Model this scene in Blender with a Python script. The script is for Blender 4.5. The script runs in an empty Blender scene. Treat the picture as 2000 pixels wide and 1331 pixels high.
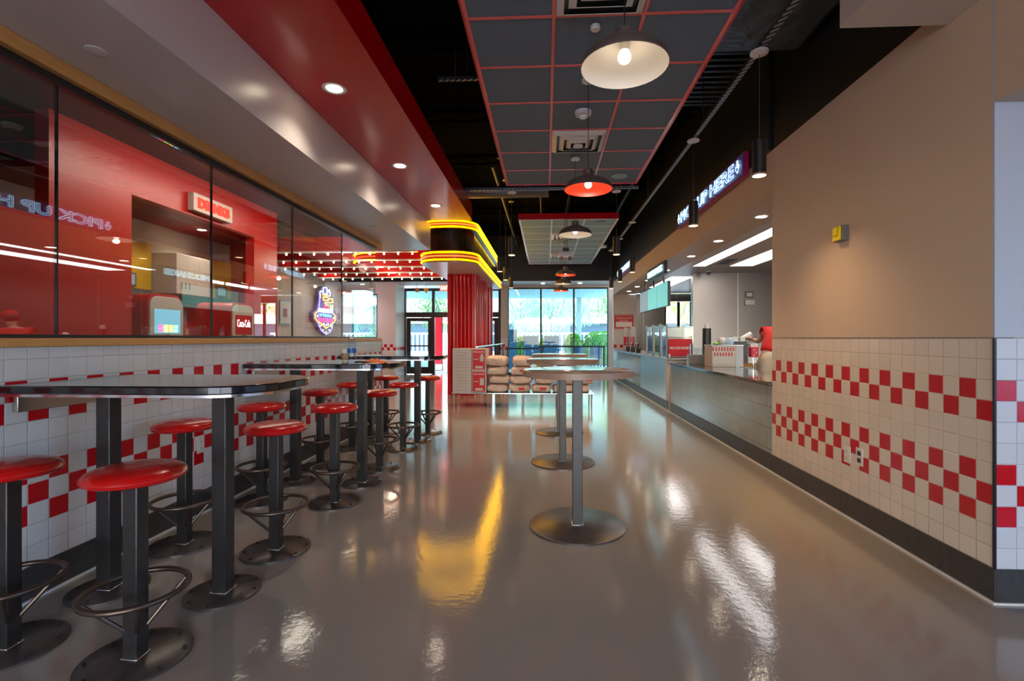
import bpy, math, random
from mathutils import Vector, Matrix, noise
random.seed(7)
R = math.radians; PI = math.pi
S = bpy.context.scene; COL = S.collection

# ---------------------------------------------------------------- camera
YAW = R(2.77); F = 950.0; EYE = 1.28
cd = bpy.data.cameras.new('camera'); cam = bpy.data.objects.new('camera', cd); COL.objects.link(cam)
cam.location = (0, 0, EYE); cam.rotation_euler = (R(90), 0, YAW)
cd.sensor_width = 36; cd.lens = F / 2000 * 36; cd.shift_x = -0.010; cd.shift_y = -0.00225
cd.clip_end = 400; cd.clip_start = 0.02
S.camera = cam
# ---------------------------------------------------------------- view, world, sun
S.view_settings.view_transform = 'Standard'; S.view_settings.look = 'None'
S.view_settings.gamma = 1; S.view_settings.use_curve_mapping = False
S.view_settings.exposure = 0.68
S.cycles.use_denoising = True
S.cycles.max_bounces = 8; S.cycles.diffuse_bounces = 4; S.cycles.glossy_bounces = 5
S.cycles.transparent_max_bounces = 16; S.cycles.transmission_bounces = 6
S.cycles.sample_clamp_indirect = 6; S.cycles.caustics_reflective = False; S.cycles.caustics_refractive = False
w = bpy.data.worlds.new('sky'); S.world = w; w.use_nodes = True
nt = w.node_tree; nt.nodes.clear()
sk = nt.nodes.new('ShaderNodeTexSky'); sk.sky_type = 'NISHITA'; sk.sun_disc = False
sk.sun_elevation = R(52); sk.sun_rotation = R(200); sk.air_density = 1.2; sk.dust_density = 1.5
bgn = nt.nodes.new('ShaderNodeBackground'); bgn.inputs[1].default_value = 1.25
ow = nt.nodes.new('ShaderNodeOutputWorld')
nt.links.new(sk.outputs[0], bgn.inputs[0]); nt.links.new(bgn.outputs[0], ow.inputs[0])
def light(name, kind, loc, energy, color, rot=(0, 0, 0), **kw):
    l = bpy.data.lights.new(name, kind); l.energy = energy; l.color = color
    for k, v in kw.items():
        if k == 'portal': l.cycles.is_portal = v
        else: setattr(l, k, v)
    o = bpy.data.objects.new(name, l); COL.objects.link(o); o.location = loc; o.rotation_euler = rot
    return o
light('sun', 'SUN', (0, 0, 30), 6.0, (1, .95, .88), (R(38), 0, R(-20)), angle=R(.6))
light('portal_far', 'AREA', (.42, 16.85, 1.6), 1, (1, 1, 1), (R(-90), 0, 0), shape='RECTANGLE', size=3.5, size_y=3.0, portal=True)
light('portal_door', 'AREA', (-3.3, 16.85, 1.5), 1, (1, 1, 1), (R(-90), 0, 0), shape='RECTANGLE', size=3.3, size_y=3.0, portal=True)
light('portal_front', 'AREA', (-.3, -3.4, 1.5), 1, (1, 1, 1), (R(90), 0, 0), shape='RECTANGLE', size=4.6, size_y=2.8, portal=True)
WARM = (1, .80, .58); WARM2 = (1, .86, .70); COOL = (.93, .96, 1)

# ---------------------------------------------------------------- materials
M = {}
def nodes(name):
    m = bpy.data.materials.new(name); m.use_nodes = True
    return m, m.node_tree, m.node_tree.nodes['Principled BSDF']
def mat(name, col, rough=.5, metal=0, bump=0, scale=40, var=0, emit=0, ecol=None, coat=0, spec=.5, stretch=None):
    m, t, b = nodes(name); L = t.links
    b.inputs['Roughness'].default_value = rough; b.inputs['Metallic'].default_value = metal
    b.inputs['Specular IOR Level'].default_value = spec; b.inputs['Coat Weight'].default_value = coat
    b.inputs['Coat Roughness'].default_value = .08
    tc = t.nodes.new('ShaderNodeTexCoord'); mp = t.nodes.new('ShaderNodeMapping')
    if stretch: mp.inputs['Scale'].default_value = stretch
    L.new(tc.outputs['Object'], mp.inputs[0])
    nz = t.nodes.new('ShaderNodeTexNoise'); nz.inputs['Scale'].default_value = scale; nz.inputs['Detail'].default_value = 4
    L.new(mp.outputs[0], nz.inputs['Vector'])
    mx = t.nodes.new('ShaderNodeMix'); mx.data_type = 'RGBA'
    c = tuple(col)
    mx.inputs[6].default_value = tuple(max(0, x * (1 - var)) for x in c) + (1,)
    mx.inputs[7].default_value = tuple(min(1, x * (1 + var)) for x in c) + (1,)
    L.new(nz.outputs['Fac'], mx.inputs[0]); L.new(mx.outputs[2], b.inputs['Base Color'])
    if bump:
        bp = t.nodes.new('ShaderNodeBump'); bp.inputs['Strength'].default_value = bump; bp.inputs['Distance'].default_value = .01
        L.new(nz.outputs['Fac'], bp.inputs['Height']); L.new(bp.outputs[0], b.inputs['Normal'])
    if emit:
        b.inputs['Emission Color'].default_value = tuple(ecol or col) + (1,); b.inputs['Emission Strength'].default_value = emit
    M[name] = m; return m
def math_(t, op, a, b=None, c=None):
    n = t.nodes.new('ShaderNodeMath'); n.operation = op
    for i, v in enumerate((a, b, c)):
        if v is None: continue
        if isinstance(v, (int, float)): n.inputs[i].default_value = v
        else: t.links.new(v, n.inputs[i])
    return n.outputs[0]
def tile_mat(name, axis, a0, white, par=0, z0=EYE, T=.1016, red=(.56, .0, .008)):
    """glazed square tiles; checker of red ones in rows 2/3 and 6/7/8"""
    m, t, b = nodes(name); L = t.links
    tc = t.nodes.new('ShaderNodeTexCoord'); sp = t.nodes.new('ShaderNodeSeparateXYZ')
    L.new(tc.outputs['Object'], sp.inputs[0])
    a = math_(t, 'DIVIDE', math_(t, 'SUBTRACT', sp.outputs[axis], a0), T)
    v = math_(t, 'DIVIDE', math_(t, 'SUBTRACT', z0, sp.outputs[2]), T)
    r = math_(t, 'FLOOR', v); c = math_(t, 'FLOOR', a)
    p = math_(t, 'FLOORED_MODULO', math_(t, 'ADD', c, par), 2)          # 0: rows 3,7   1: rows 2,6,8
    def eq(x, k): return math_(t, 'COMPARE', x, float(k), .1)
    odd = math_(t, 'ADD', eq(r, 3), eq(r, 7))
    ev = math_(t, 'ADD', math_(t, 'ADD', eq(r, 2), eq(r, 6)), eq(r, 8))
    mask = math_(t, 'ADD', math_(t, 'MULTIPLY', odd, eq(p, 0)), math_(t, 'MULTIPLY', ev, eq(p, 1)))
    def edge(x):
        f = math_(t, 'FRACT', x); return math_(t, 'MINIMUM', f, math_(t, 'SUBTRACT', 1, f))
    d = math_(t, 'MINIMUM', edge(a), edge(v))
    g = math_(t, 'LESS_THAN', d, .018)
    wn = t.nodes.new('ShaderNodeTexWhiteNoise'); cb = t.nodes.new('ShaderNodeCombineXYZ')
    L.new(r, cb.inputs[0]); L.new(c, cb.inputs[1]); L.new(cb.outputs[0], wn.inputs['Vector'])
    m0 = t.nodes.new('ShaderNodeMix'); m0.data_type = 'RGBA'
    m0.inputs[6].default_value = white + (1,); m0.inputs[7].default_value = tuple(x * .93 for x in white) + (1,)
    L.new(wn.outputs['Value'], m0.inputs[0])
    m1 = t.nodes.new('ShaderNodeMix'); m1.data_type = 'RGBA'; m1.inputs[7].default_value = red + (1,)
    L.new(mask, m1.inputs[0]); L.new(m0.outputs[2], m1.inputs[6])
    m2 = t.nodes.new('ShaderNodeMix'); m2.data_type = 'RGBA'; m2.inputs[7].default_value = tuple(x * .72 for x in white) + (1,)
    L.new(g, m2.inputs[0]); L.new(m1.outputs[2], m2.inputs[6]); L.new(m2.outputs[2], b.inputs['Base Color'])
    b.inputs['Roughness'].default_value = .22
    bp = t.nodes.new('ShaderNodeBump'); bp.inputs['Strength'].default_value = .5; bp.inputs['Distance'].default_value = .003
    nz = t.nodes.new('ShaderNodeTexNoise'); nz.inputs['Scale'].default_value = 9; L.new(tc.outputs['Object'], nz.inputs['Vector'])
    h = math_(t, 'ADD', math_(t, 'MULTIPLY', math_(t, 'MINIMUM', d, .04), 25), math_(t, 'MULTIPLY', nz.outputs['Fac'], .6))
    L.new(h, bp.inputs['Height']); L.new(bp.outputs[0], b.inputs['Normal'])
    M[name] = m; return m
def grid_mat(name, col, grout, axis, w_, h_, rough=.3, off=.5, z0=0, gw=.003, bump=.2, metal=0, nscale=12, var=.08):
    m, t, b = nodes(name); L = t.links
    tc = t.nodes.new('ShaderNodeTexCoord'); sp = t.nodes.new('ShaderNodeSeparateXYZ'); L.new(tc.outputs['Object'], sp.inputs[0])
    v = math_(t, 'DIVIDE', math_(t, 'SUBTRACT', sp.outputs[2], z0), h_); r = math_(t, 'FLOOR', v)
    a = math_(t, 'ADD', math_(t, 'DIVIDE', sp.outputs[axis], w_), math_(t, 'MULTIPLY', math_(t, 'FLOORED_MODULO', r, 2), off))
    def edge(x, s):
        f = math_(t, 'FRACT', x); return math_(t, 'MULTIPLY', math_(t, 'MINIMUM', f, math_(t, 'SUBTRACT', 1, f)), s)
    d = math_(t, 'MINIMUM', edge(a, w_), edge(v, h_)); g = math_(t, 'LESS_THAN', d, gw)
    nz = t.nodes.new('ShaderNodeTexNoise'); nz.inputs['Scale'].default_value = nscale; nz.inputs['Detail'].default_value = 6
    L.new(tc.outputs['Object'], nz.inputs['Vector'])
    m0 = t.nodes.new('ShaderNodeMix'); m0.data_type = 'RGBA'
    m0.inputs[6].default_value = tuple(x * (1 - var) for x in col) + (1,); m0.inputs[7].default_value = tuple(x * (1 + var) for x in col) + (1,)
    L.new(nz.outputs['Fac'], m0.inputs[0])
    m2 = t.nodes.new('ShaderNodeMix'); m2.data_type = 'RGBA'; m2.inputs[7].default_value = grout + (1,)
    L.new(g, m2.inputs[0]); L.new(m0.outputs[2], m2.inputs[6]); L.new(m2.outputs[2], b.inputs['Base Color'])
    b.inputs['Roughness'].default_value = rough; b.inputs['Metallic'].default_value = metal
    if bump:
        bp = t.nodes.new('ShaderNodeBump'); bp.inputs['Strength'].default_value = bump; bp.inputs['Distance'].default_value = .006
        L.new(nz.outputs['Fac'], bp.inputs['Height']); L.new(bp.outputs[0], b.inputs['Normal'])
    M[name] = m; return m
def glass_mat(name, tint=(1, 1, 1), ior=1.5, rough=0):
    m = bpy.data.materials.new(name); m.use_nodes = True; t = m.node_tree; t.nodes.clear(); L = t.links
    tr = t.nodes.new('ShaderNodeBsdfTransparent'); tr.inputs[0].default_value = tint + (1,)
    gl = t.nodes.new('ShaderNodeBsdfGlossy'); gl.inputs['Roughness'].default_value = rough
    fr = t.nodes.new('ShaderNodeFresnel'); fr.inputs[0].default_value = ior
    mx = t.nodes.new('ShaderNodeMixShader'); o = t.nodes.new('ShaderNodeOutputMaterial')
    # a thin pane reflects like its outer face from either side
    geo = t.nodes.new('ShaderNodeNewGeometry')
    L.new(math_(t, 'ADD', ior, math_(t, 'MULTIPLY', geo.outputs['Backfacing'], 1 / ior - ior)), fr.inputs[0])
    L.new(fr.outputs[0], mx.inputs[0]); L.new(tr.outputs[0], mx.inputs[1]); L.new(gl.outputs[0], mx.inputs[2]); L.new(mx.outputs[0], o.inputs[0])
    M[name] = m; return m
# floor: polished epoxy
def floor_mat():
    m, t, b = nodes('floor_epoxy'); L = t.links
    tc = t.nodes.new('ShaderNodeTexCoord')
    n1 = t.nodes.new('ShaderNodeTexNoise'); n1.inputs['Scale'].default_value = .9; n1.inputs['Detail'].default_value = 6
    n2 = t.nodes.new('ShaderNodeTexNoise'); n2.inputs['Scale'].default_value = 26; n2.inputs['Detail'].default_value = 3
    n3 = t.nodes.new('ShaderNodeTexNoise'); n3.inputs['Scale'].default_value = 150
    for n in (n1, n2, n3): L.new(tc.outputs['Object'], n.inputs['Vector'])
    mx = t.nodes.new('ShaderNodeMix'); mx.data_type = 'RGBA'
    mx.inputs[6].default_value = (.32, .28, .238, 1); mx.inputs[7].default_value = (.385, .342, .295, 1)
    L.new(n1.outputs['Fac'], mx.inputs[0]); L.new(mx.outputs[2], b.inputs['Base Color'])
    b.inputs['Roughness'].default_value = .08
    b.inputs['Specular IOR Level'].default_value = .8
    bp = t.nodes.new('ShaderNodeBump'); bp.inputs['Strength'].default_value = .16; bp.inputs['Distance'].default_value = .004
    L.new(math_(t, 'ADD', n2.outputs['Fac'], math_(t, 'MULTIPLY', n3.outputs['Fac'], .25)), bp.inputs['Height']); L.new(bp.outputs[0], b.inputs['Normal'])
    M['floor'] = m
floor_mat()
RY = 2.456                                             # where the right wall turns its corner
WHT = (.74, .71, .68)
tile_mat('tile_right', 1, RY, (.76, .665, .56), 0)
tile_mat('tile_left', 1, 2.245, (.72, .69, .67), 0)
tile_mat('tile_corner', 0, 2.165, (.62, .63, .70), 1)  # tile_corner: bluish white carries the alcove's cool daylight in its colour
tile_mat('tile_end', 0, -4.99, (.72, .69, .67), 1)
tile_mat('tile_side', 1, 16.0, (.72, .72, .74), 1)
grid_mat('base_tile', (.045, .042, .042), (.018, .018, .018), 1, .6, 2, rough=.45, bump=.9, nscale=22, var=.3)
grid_mat('base_tile_x', (.045, .042, .042), (.018, .018, .018), 0, .6, 2, rough=.45, bump=.9, nscale=22, var=.3)
grid_mat('counter_tile', (.28, .33, .32), (.13, .12, .11), 1, .61, .205, rough=.16, z0=.205, bump=.06, nscale=5, var=.18)
grid_mat('steel_wall', (.37, .33, .30), (.7, .66, .6), 0, 1.04, 9, rough=.36, off=0, gw=.012, bump=.05, metal=1, nscale=1.5)
mat('paint_cream', (.60, .53, .46), .55, bump=.05, scale=160, var=.02)
mat('paint_warm', (.62, .475, .35), .55, bump=.05, scale=160, var=.02)
mat('paint_white', (.66, .61, .57), .42, bump=.03, scale=160, var=.02)
mat('paint_gloss_white', (.66, .60, .57), .28, bump=.03, scale=160, var=.02)
mat('paint_daylit', (.48, .52, .62), .5, bump=.05, scale=160, var=.02)  # the alcove's cool daylight is put into this wall colour
mat('steel_dark', (.26, .24, .23), .36, metal=.8, var=.1)
mat('paint_red', (.60, .0, .004), .24, bump=.03, scale=90, var=.03, coat=.3)
mat('paint_red_wall', (.50, .004, .003), .35, bump=.03, scale=90, var=.03)
mat('paint_dark_red', (.22, .0, .008), .4, var=.03)
mat('paint_black', (.006, .006, .008), .45, bump=.05, scale=60, var=.2)
mat('paint_dark_blue', (.012, .016, .024), .5, bump=.05, scale=60, var=.2)
mat('black_metal', (.012, .012, .014), .35, var=.2)
mat('bronze_frame', (.035, .033, .035), .35, metal=.4, var=.1)
mat('wood_trim', (.62, .30, .085), .45, bump=.1, scale=14, var=.25, stretch=(8, .6, 8))
mat('wood_top', (.60, .40, .29), .16, bump=.02, scale=10, var=.08, stretch=(1, 8, 1), coat=.6)
mat('wood_edge', (.36, .23, .17), .35, scale=14, var=.12)
mat('gunmetal', (.052, .047, .047), .36, metal=.55, bump=.03, scale=25, var=.25)
mat('gunmetal_plate', (.15, .13, .12), .34, metal=.75, bump=.05, scale=14, var=.3)
mat('brown_iron', (.12, .085, .07), .38, metal=.8, var=.2)
mat('seat_red', (.56, .006, .006), .26, bump=.04, scale=120, var=.04, coat=.35)
mat('chrome', (.75, .74, .73), .12, metal=1, var=.05)
mat('steel', (.55, .53, .51), .28, metal=1, bump=.03, scale=20, var=.1, stretch=(1, 1, 14))
mat('shade_metal', (.20, .155, .14), .34, metal=.6, bump=.03, scale=20, var=.2, stretch=(6, 6, .4))
mat('black_gloss', (.008, .007, .009), .09, coat=.5, var=.1)
mat('granite', (.022, .022, .026), .07, bump=.0, scale=220, var=.9, coat=.5)
mat('white_plastic', (.72, .70, .67), .4)
mat('grid_red', (.85, .12, .13), .22, coat=.5)
mat('grid_white', (.80, .78, .80), .3)
mat('cloud_panel', (.14, .19, .25), .75, bump=.5, scale=130, var=.25)  # blue cast of the daylight is painted into the panel colour
mat('cloud_panel_pale', (.31, .46, .52), .7, bump=.4, scale=130, var=.15)  # teal tint of the window light is put into this colour too
mat('yellow_paint', (.85, .50, .02), .4)
mat('yellow_plastic', (.8, .62, .0), .35)
mat('dark_plastic', (.02, .02, .022), .35)
mat('grey_plastic', (.16, .16, .17), .4)
mat('sack_paper', (.74, .57, .47), .75, bump=1.0, scale=22, var=.25)
mat('carton_white', (.60, .55, .52), .6, bump=.1, scale=30, var=.06)
mat('label_red', (.62, .0, .01), .4)
mat('ink_pink', (.42, .20, .19), .6)
mat('white_paper', (.8, .77, .72), .6)
mat('shirt_red', (.62, .02, .012), .8, bump=.4, scale=30, var=.1)
mat('trousers_khaki', (.60, .48, .33), .8, bump=.4, scale=26, var=.1)
mat('skin', (.45, .26, .18), .5, var=.06)
mat('hair_dark', (.02, .014, .01), .6)
mat('blue_label', (.01, .12, .45), .4)
mat('orange_cloth', (.85, .18, .03), .7, bump=.4, scale=20)
mat('duct_foil', (.10, .12, .15), .35, metal=.7, bump=2.0, scale=7, var=.4)
mat('duct_metal', (.16, .15, .14), .45, metal=.6, bump=.1, scale=10, var=.2)
mat('strut_metal', (.10, .11, .13), .4, metal=.7, var=.2)
mat('deck', (.003, .003, .0035), .95, spec=.05, bump=.3, scale=5, var=.5)
mat('carton_brown', (.38, .25, .14), .7, var=.1)
glass_mat('glazing', (.96, .99, .99), 2.25); glass_mat('clear_glass', (.96, .99, .98), 1.45); glass_mat('tinted_glass', (.62, .79, .83), 1.5)
glass_mat('blue_glass', (.52, .62, .80), 1.5); glass_mat('cool_glass', (.96, .97, 1.0), 1.5); glass_mat('bottle_glass', (.90, .96, 1), 1.5)
def emis(name, col, s): return mat(name, col, .5, emit=s, ecol=col)
emis('neon_yellow', (1, .60, .0), 11); emis('neon_orange', (1, .05, .012), 4.5)
emis('neon_blue', (.42, .82, .95), 2.1); emis('neon_red', (1, .02, .01), 2.6); emis('neon_violet', (.28, .22, 1), 3.5)
emis('neon_white', (.9, .93, 1), 4); emis('neon_gold', (1, .50, .05), 4); emis('neon_cyan', (.15, .65, 1), 4); emis('neon_lime', (.75, 1, .1), 3.5)
emis('neon_pink', (1, .05, .16), 4)
emis('lamp_glow', (1, .82, .60), 14); emis('lamp_glow_soft', (1, .84, .64), 7); emis('bulb_glow', (1, .78, .48), 9)
emis('lamp_bulb', (1, .84, .62), 4.0); emis('can_glow', (1, .72, .42), 2.5); emis('panel_glow', (1, .97, .95), 3.6); emis('screen_teal', (.14, .48, .47), .65); emis('screen_grey', (.22, .28, .32), .5)
emis('screen_blue', (.16, .42, .55), .8); emis('exit_red', (1, .06, .02), 2.5)
mat('shade_white', (.78, .74, .68), .45); mat('shade_red', (.85, .03, .01), .4)
mat('sign_black', (.01, .012, .018), .4); mat('sign_magenta', (.45, .01, .09), .3); mat('sign_violet', (.12, .08, .42), .4)
mat('leaf_bright', (.30, .62, .06), .6, var=.4, scale=8); mat('leaf', (.20, .42, .12), .6, var=.45, scale=6); mat('leaf_pale', (.44, .62, .42), .6, var=.4, scale=6)
mat('bark', (.42, .37, .32), .8, bump=.5, scale=12, var=.3)
mat('paving', (.62, .60, .58), .7, bump=.1, scale=3, var=.1)
mat('facade_white', (.78, .77, .76), .6, var=.04, scale=2); mat('facade_pink', (.60, .36, .30), .7, var=.1); mat('facade_dark', (.04, .06, .09), .3)
mat('iron_fence', (.03, .04, .06), .5); mat('planter_blue', (.06, .19, .32), .5, bump=.1, var=.1)  # planter colour deepened: the canopy's shade is put into the blue
mat('canopy_pale', (.45, .66, .74), .5, bump=.2, scale=3, var=.05, stretch=(1, 5, 1))
mat('red_panel', (.75, .01, .03), .4)

def slotted():
    m, t, b = nodes('slotted'); tc = t.nodes.new('ShaderNodeTexCoord'); sp = t.nodes.new('ShaderNodeSeparateXYZ'); t.links.new(tc.outputs['Object'], sp.inputs[0])
    f = math_(t, 'LESS_THAN', math_(t, 'FRACT', math_(t, 'DIVIDE', math_(t, 'ADD', sp.outputs[0], sp.outputs[1]), .06)), .5)
    mx = t.nodes.new('ShaderNodeMix'); mx.data_type = 'RGBA'; mx.inputs[6].default_value = (.34, .36, .38, 1); mx.inputs[7].default_value = (.01, .01, .01, 1)
    t.links.new(f, mx.inputs[0]); t.links.new(mx.outputs[2], b.inputs['Base Color']); b.inputs['Metallic'].default_value = .4; b.inputs['Roughness'].default_value = .4
    M['slotted'] = m
slotted()
# ---------------------------------------------------------------- mesh helpers
class MB:
    def __init__(s): s.v = []; s.f = []
    def add(s, vs, fs):
        n = len(s.v); s.v += [tuple(v) for v in vs]; s.f += [tuple(i + n for i in f) for f in fs]; return s
    def box(s, x0, x1, y0, y1, z0, z1):
        v = [(x, y, z) for z in (z0, z1) for y in (y0, y1) for x in (x0, x1)]
        return s.add(v, [(0, 2, 3, 1), (4, 5, 7, 6), (0, 1, 5, 4), (2, 6, 7, 3), (0, 4, 6, 2), (1, 3, 7, 5)])
    def cb(s, c, d): return s.box(c[0] - d[0] / 2, c[0] + d[0] / 2, c[1] - d[1] / 2, c[1] + d[1] / 2, c[2] - d[2] / 2, c[2] + d[2] / 2)
    def lathe(s, prof, c=(0, 0, 0), n=32, axis='z'):
        vs = []; fs = []
        for r, z in prof:
            for i in range(n):
                a = 2 * PI * i / n; p = (r * math.cos(a), r * math.sin(a), z)
                if axis == 'x': p = (p[2], p[0], p[1])
                if axis == 'y': p = (p[1], p[2], p[0])
                vs.append((p[0] + c[0], p[1] + c[1], p[2] + c[2]))
        for j in range(len(prof) - 1):
            for i in range(n):
                k = (i + 1) % n; fs.append((j * n + i, j * n + k, (j + 1) * n + k, (j + 1) * n + i))
        if prof[0][0] > 1e-5: fs.append(tuple(reversed(range(n))))
        if prof[-1][0] > 1e-5: fs.append(tuple((len(prof) - 1) * n + i for i in range(n)))
        return s.add(vs, fs)
    def shell(s, prof, c=(0, 0, 0), n=36):      # open lathe surface (no caps)
        vs = []; fs = []
        for r, z in prof:
            for i in range(n):
                a = 2 * PI * i / n; vs.append((r * math.cos(a) + c[0], r * math.sin(a) + c[1], z + c[2]))
        for j in range(len(prof) - 1):
            for i in range(n):
                k = (i + 1) % n; fs.append((j * n + i, j * n + k, (j + 1) * n + k, (j + 1) * n + i))
        return s.add(vs, fs)
    def cyl(s, c, r, h, n=24, axis='z', bev=0):
        pr = [(r, 0), (r, h)] if not bev else [(r - bev, 0), (r, bev), (r, h - bev), (r - bev, h)]
        return s.lathe(pr, c, n, axis)
    def sph(s, c, r, n=16, sz=1):
        m = 8; pr = [(max(1e-6, r * math.sin(PI * j / m)), -r * sz * math.cos(PI * j / m)) for j in range(m + 1)]
        return s.lathe(pr, c, n)
    def tube(s, pts, r, n=8, closed=False):
        P = [Vector(p) for p in pts]; k = len(P); vs = []; fs = []
        up = None
        for i, p in enumerate(P):
            if closed: d = P[(i + 1) % k] - P[i - 1]
            else: d = P[min(i + 1, k - 1)] - P[max(i - 1, 0)]
            d = d.normalized() if d.length > 1e-9 else Vector((0, 0, 1))
            if up is None: up = Vector((0, 0, 1)) if abs(d.z) < .9 else Vector((1, 0, 0))
            a = d.cross(up)
            if a.length < 1e-4: a = d.cross(Vector((.3, 1, .2)))
            a.normalize(); b = a.cross(d).normalized()
            rr = r[i] if isinstance(r, (list, tuple)) else r
            for j in range(n):
                t = 2 * PI * j / n; vs.append(p + a * (rr * math.cos(t)) + b * (rr * math.sin(t)))
        for i in range(k if closed else k - 1):
            q = (i + 1) % k
            for j in range(n):
                l = (j + 1) % n; fs.append((i * n + j, i * n + l, q * n + l, q * n + j))
        if not closed: fs += [tuple(reversed(range(n))), tuple((k - 1) * n + j for j in range(n))]
        return s.add(vs, fs)
    def prism(s, pts, z0, z1):                  # outline in XY extruded in Z
        n = len(pts)
        v = [(x, y, z0) for x, y in pts] + [(x, y, z1) for x, y in pts]
        return s.add(v, [tuple(reversed(range(n))), tuple(range(n, 2 * n))] + [(i, (i + 1) % n, (i + 1) % n + n, i + n) for i in range(n)])
    def xf(s, mtx): s.v = [tuple(mtx @ Vector(v)) for v in s.v]; return s
    def off(s, d): s.v = [(v[0] + d[0], v[1] + d[1], v[2] + d[2]) for v in s.v]; return s
def obj(name, mb, m, parent=None, loc=(0, 0, 0), smooth=True, bev=0, label=None):
    me = bpy.data.meshes.new(name); me.from_pydata(mb.v, [], mb.f); me.update()
    me.materials.append(M[m] if isinstance(m, str) else m)
    if smooth:
        for p in me.polygons: p.use_smooth = True
        try: me.set_sharp_from_angle(angle=R(38))
        except Exception: pass
    o = bpy.data.objects.new(name, me); COL.objects.link(o); o.location = loc
    if parent: o.parent = parent
    if bev:
        b = o.modifiers.new('bevel', 'BEVEL'); b.width = bev; b.segments = 2; b.limit_method = 'ANGLE'
    if label: o['label'] = label
    return o
def tag(o, label, cat, group=None):
    o['label'] = label; o['category'] = cat
    if group: o['group'] = group
    return o
def thing(name, label, cat, loc=(0, 0, 0), rz=0, group=None):
    o = bpy.data.objects.new(name, None); COL.objects.link(o); o.location = loc; o.rotation_euler = (0, 0, rz)
    o.empty_display_size = .1
    return tag(o, label, cat, group)
def struct(name, mb, m, parent=None, smooth=False, bev=0):
    o = obj(name, mb, m, parent, smooth=smooth, bev=bev)
    if not parent: o['kind'] = 'structure'
    return o
def sempty(name):
    o = bpy.data.objects.new(name, None); COL.objects.link(o); o['kind'] = 'structure'; return o
def dup(root, loc, rz=0, label=None, group=None):
    r = root.copy(); COL.objects.link(r); r.location = loc; r.rotation_euler = (0, 0, rz)
    if label: r['label'] = label
    if group: r['group'] = group
    for ch in list(root.children):
        c = ch.copy(); COL.objects.link(c); c.parent = r
        for g in list(ch.children):
            d = g.copy(); COL.objects.link(d); d.parent = c
    return r
def rrect(x0, x1, y0, y1, r, n=6, rs=None):
    rs = rs or (r, r, r, r); P = []                       # corners: (x1,y1) (x0,y1) (x0,y0) (x1,y0)
    for (cx, cy, a0), q in zip(((x1, y1, 0), (x0, y1, 90), (x0, y0, 180), (x1, y0, 270)), rs):
        if q <= 0: P.append((cx, cy)); continue
        ox = cx - q if cx == x1 else cx + q; oy = cy - q if cy == y1 else cy + q
        for i in range(n + 1):
            a = R(a0 + 90 * i / n); P.append((ox + q * math.cos(a), oy + q * math.sin(a)))
    return P
# facing frames for flat lettering: local x, local y(up), local z(out)
FACE = {'-X': ((0, -1, 0), (0, 0, 1), (-1, 0, 0)), '+X': ((0, 1, 0), (0, 0, 1), (1, 0, 0)), '-Y': ((1, 0, 0), (0, 0, 1), (0, -1, 0))}
def frame_m(face, loc):
    a, b, c = FACE[face]; m = Matrix(((a[0], b[0], c[0], loc[0]), (a[1], b[1], c[1], loc[1]), (a[2], b[2], c[2], loc[2]), (0, 0, 0, 1))); return m
def text_mb(body, w_=None, h_=None, ext=.002, outline=0, font_offset=0, spacing=1.0):
    cu = bpy.data.curves.new('t', 'FONT'); cu.body = body; cu.size = 1; cu.align_x = 'CENTER'; cu.align_y = 'CENTER'; cu.space_character = spacing
    cu.resolution_u = 3
    cu.offset = font_offset
    if outline: cu.fill_mode = 'NONE'; cu.extrude = 0; cu.offset = .016
    o = bpy.data.objects.new('t', cu); COL.objects.link(o)
    if outline: cu.bevel_depth = .02; cu.bevel_resolution = 1
    dg = bpy.context.evaluated_depsgraph_get(); dg.update()
    me = bpy.data.meshes.new_from_object(o.evaluated_get(dg))
    xs = [v.co.x for v in me.vertices]; ys = [v.co.y for v in me.vertices]
    sx = w_ / (max(xs) - min(xs)) if w_ else None; sy = h_ / (max(ys) - min(ys)) if h_ else None
    sx = sx or sy; sy = sy or sx
    if outline:                                    # rebuild so that the tube keeps its own thickness
        bpy.data.meshes.remove(me); cu.bevel_depth = outline / ((sx + sy) / 2); dg.update()
        me = bpy.data.meshes.new_from_object(o.evaluated_get(dg))
        xs = [v.co.x for v in me.vertices]; ys = [v.co.y for v in me.vertices]
    cx = (max(xs) + min(xs)) / 2; cy = (max(ys) + min(ys)) / 2
    mb = MB()
    if outline:
        mb.add([((v.co.x - cx) * sx, (v.co.y - cy) * sy, v.co.z * (sx + sy) / 2) for v in me.vertices], [tuple(p.vertices) for p in me.polygons])
    else:
        n = len(me.vertices)
        mb.add([((v.co.x - cx) * sx, (v.co.y - cy) * sy, ext) for v in me.vertices], [tuple(p.vertices) for p in me.polygons])
    bpy.data.objects.remove(o); bpy.data.curves.remove(cu); bpy.data.meshes.remove(me)
    return mb
def put(name, mb, m, face, loc, parent=None, **kw):
    return obj(name, mb.xf(frame_m(face, loc)), m, parent, **kw)
# positions along the sight lines of the survey: distance, offset and height in metres
C_, S_ = math.cos(YAW), math.sin(YAW)
def yy(zc, X): return (zc + X * S_) / C_
def ya(px, X): return yy(F * X / (C_ * (px - 1066)), X)
def xa(px, Y): o = px - 1066; return o * C_ * C_ * Y / (F + o * C_ * S_)
def za(py, X, Y): return EYE + (661 - py) * (Y * C_ - X * S_) / F

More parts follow.
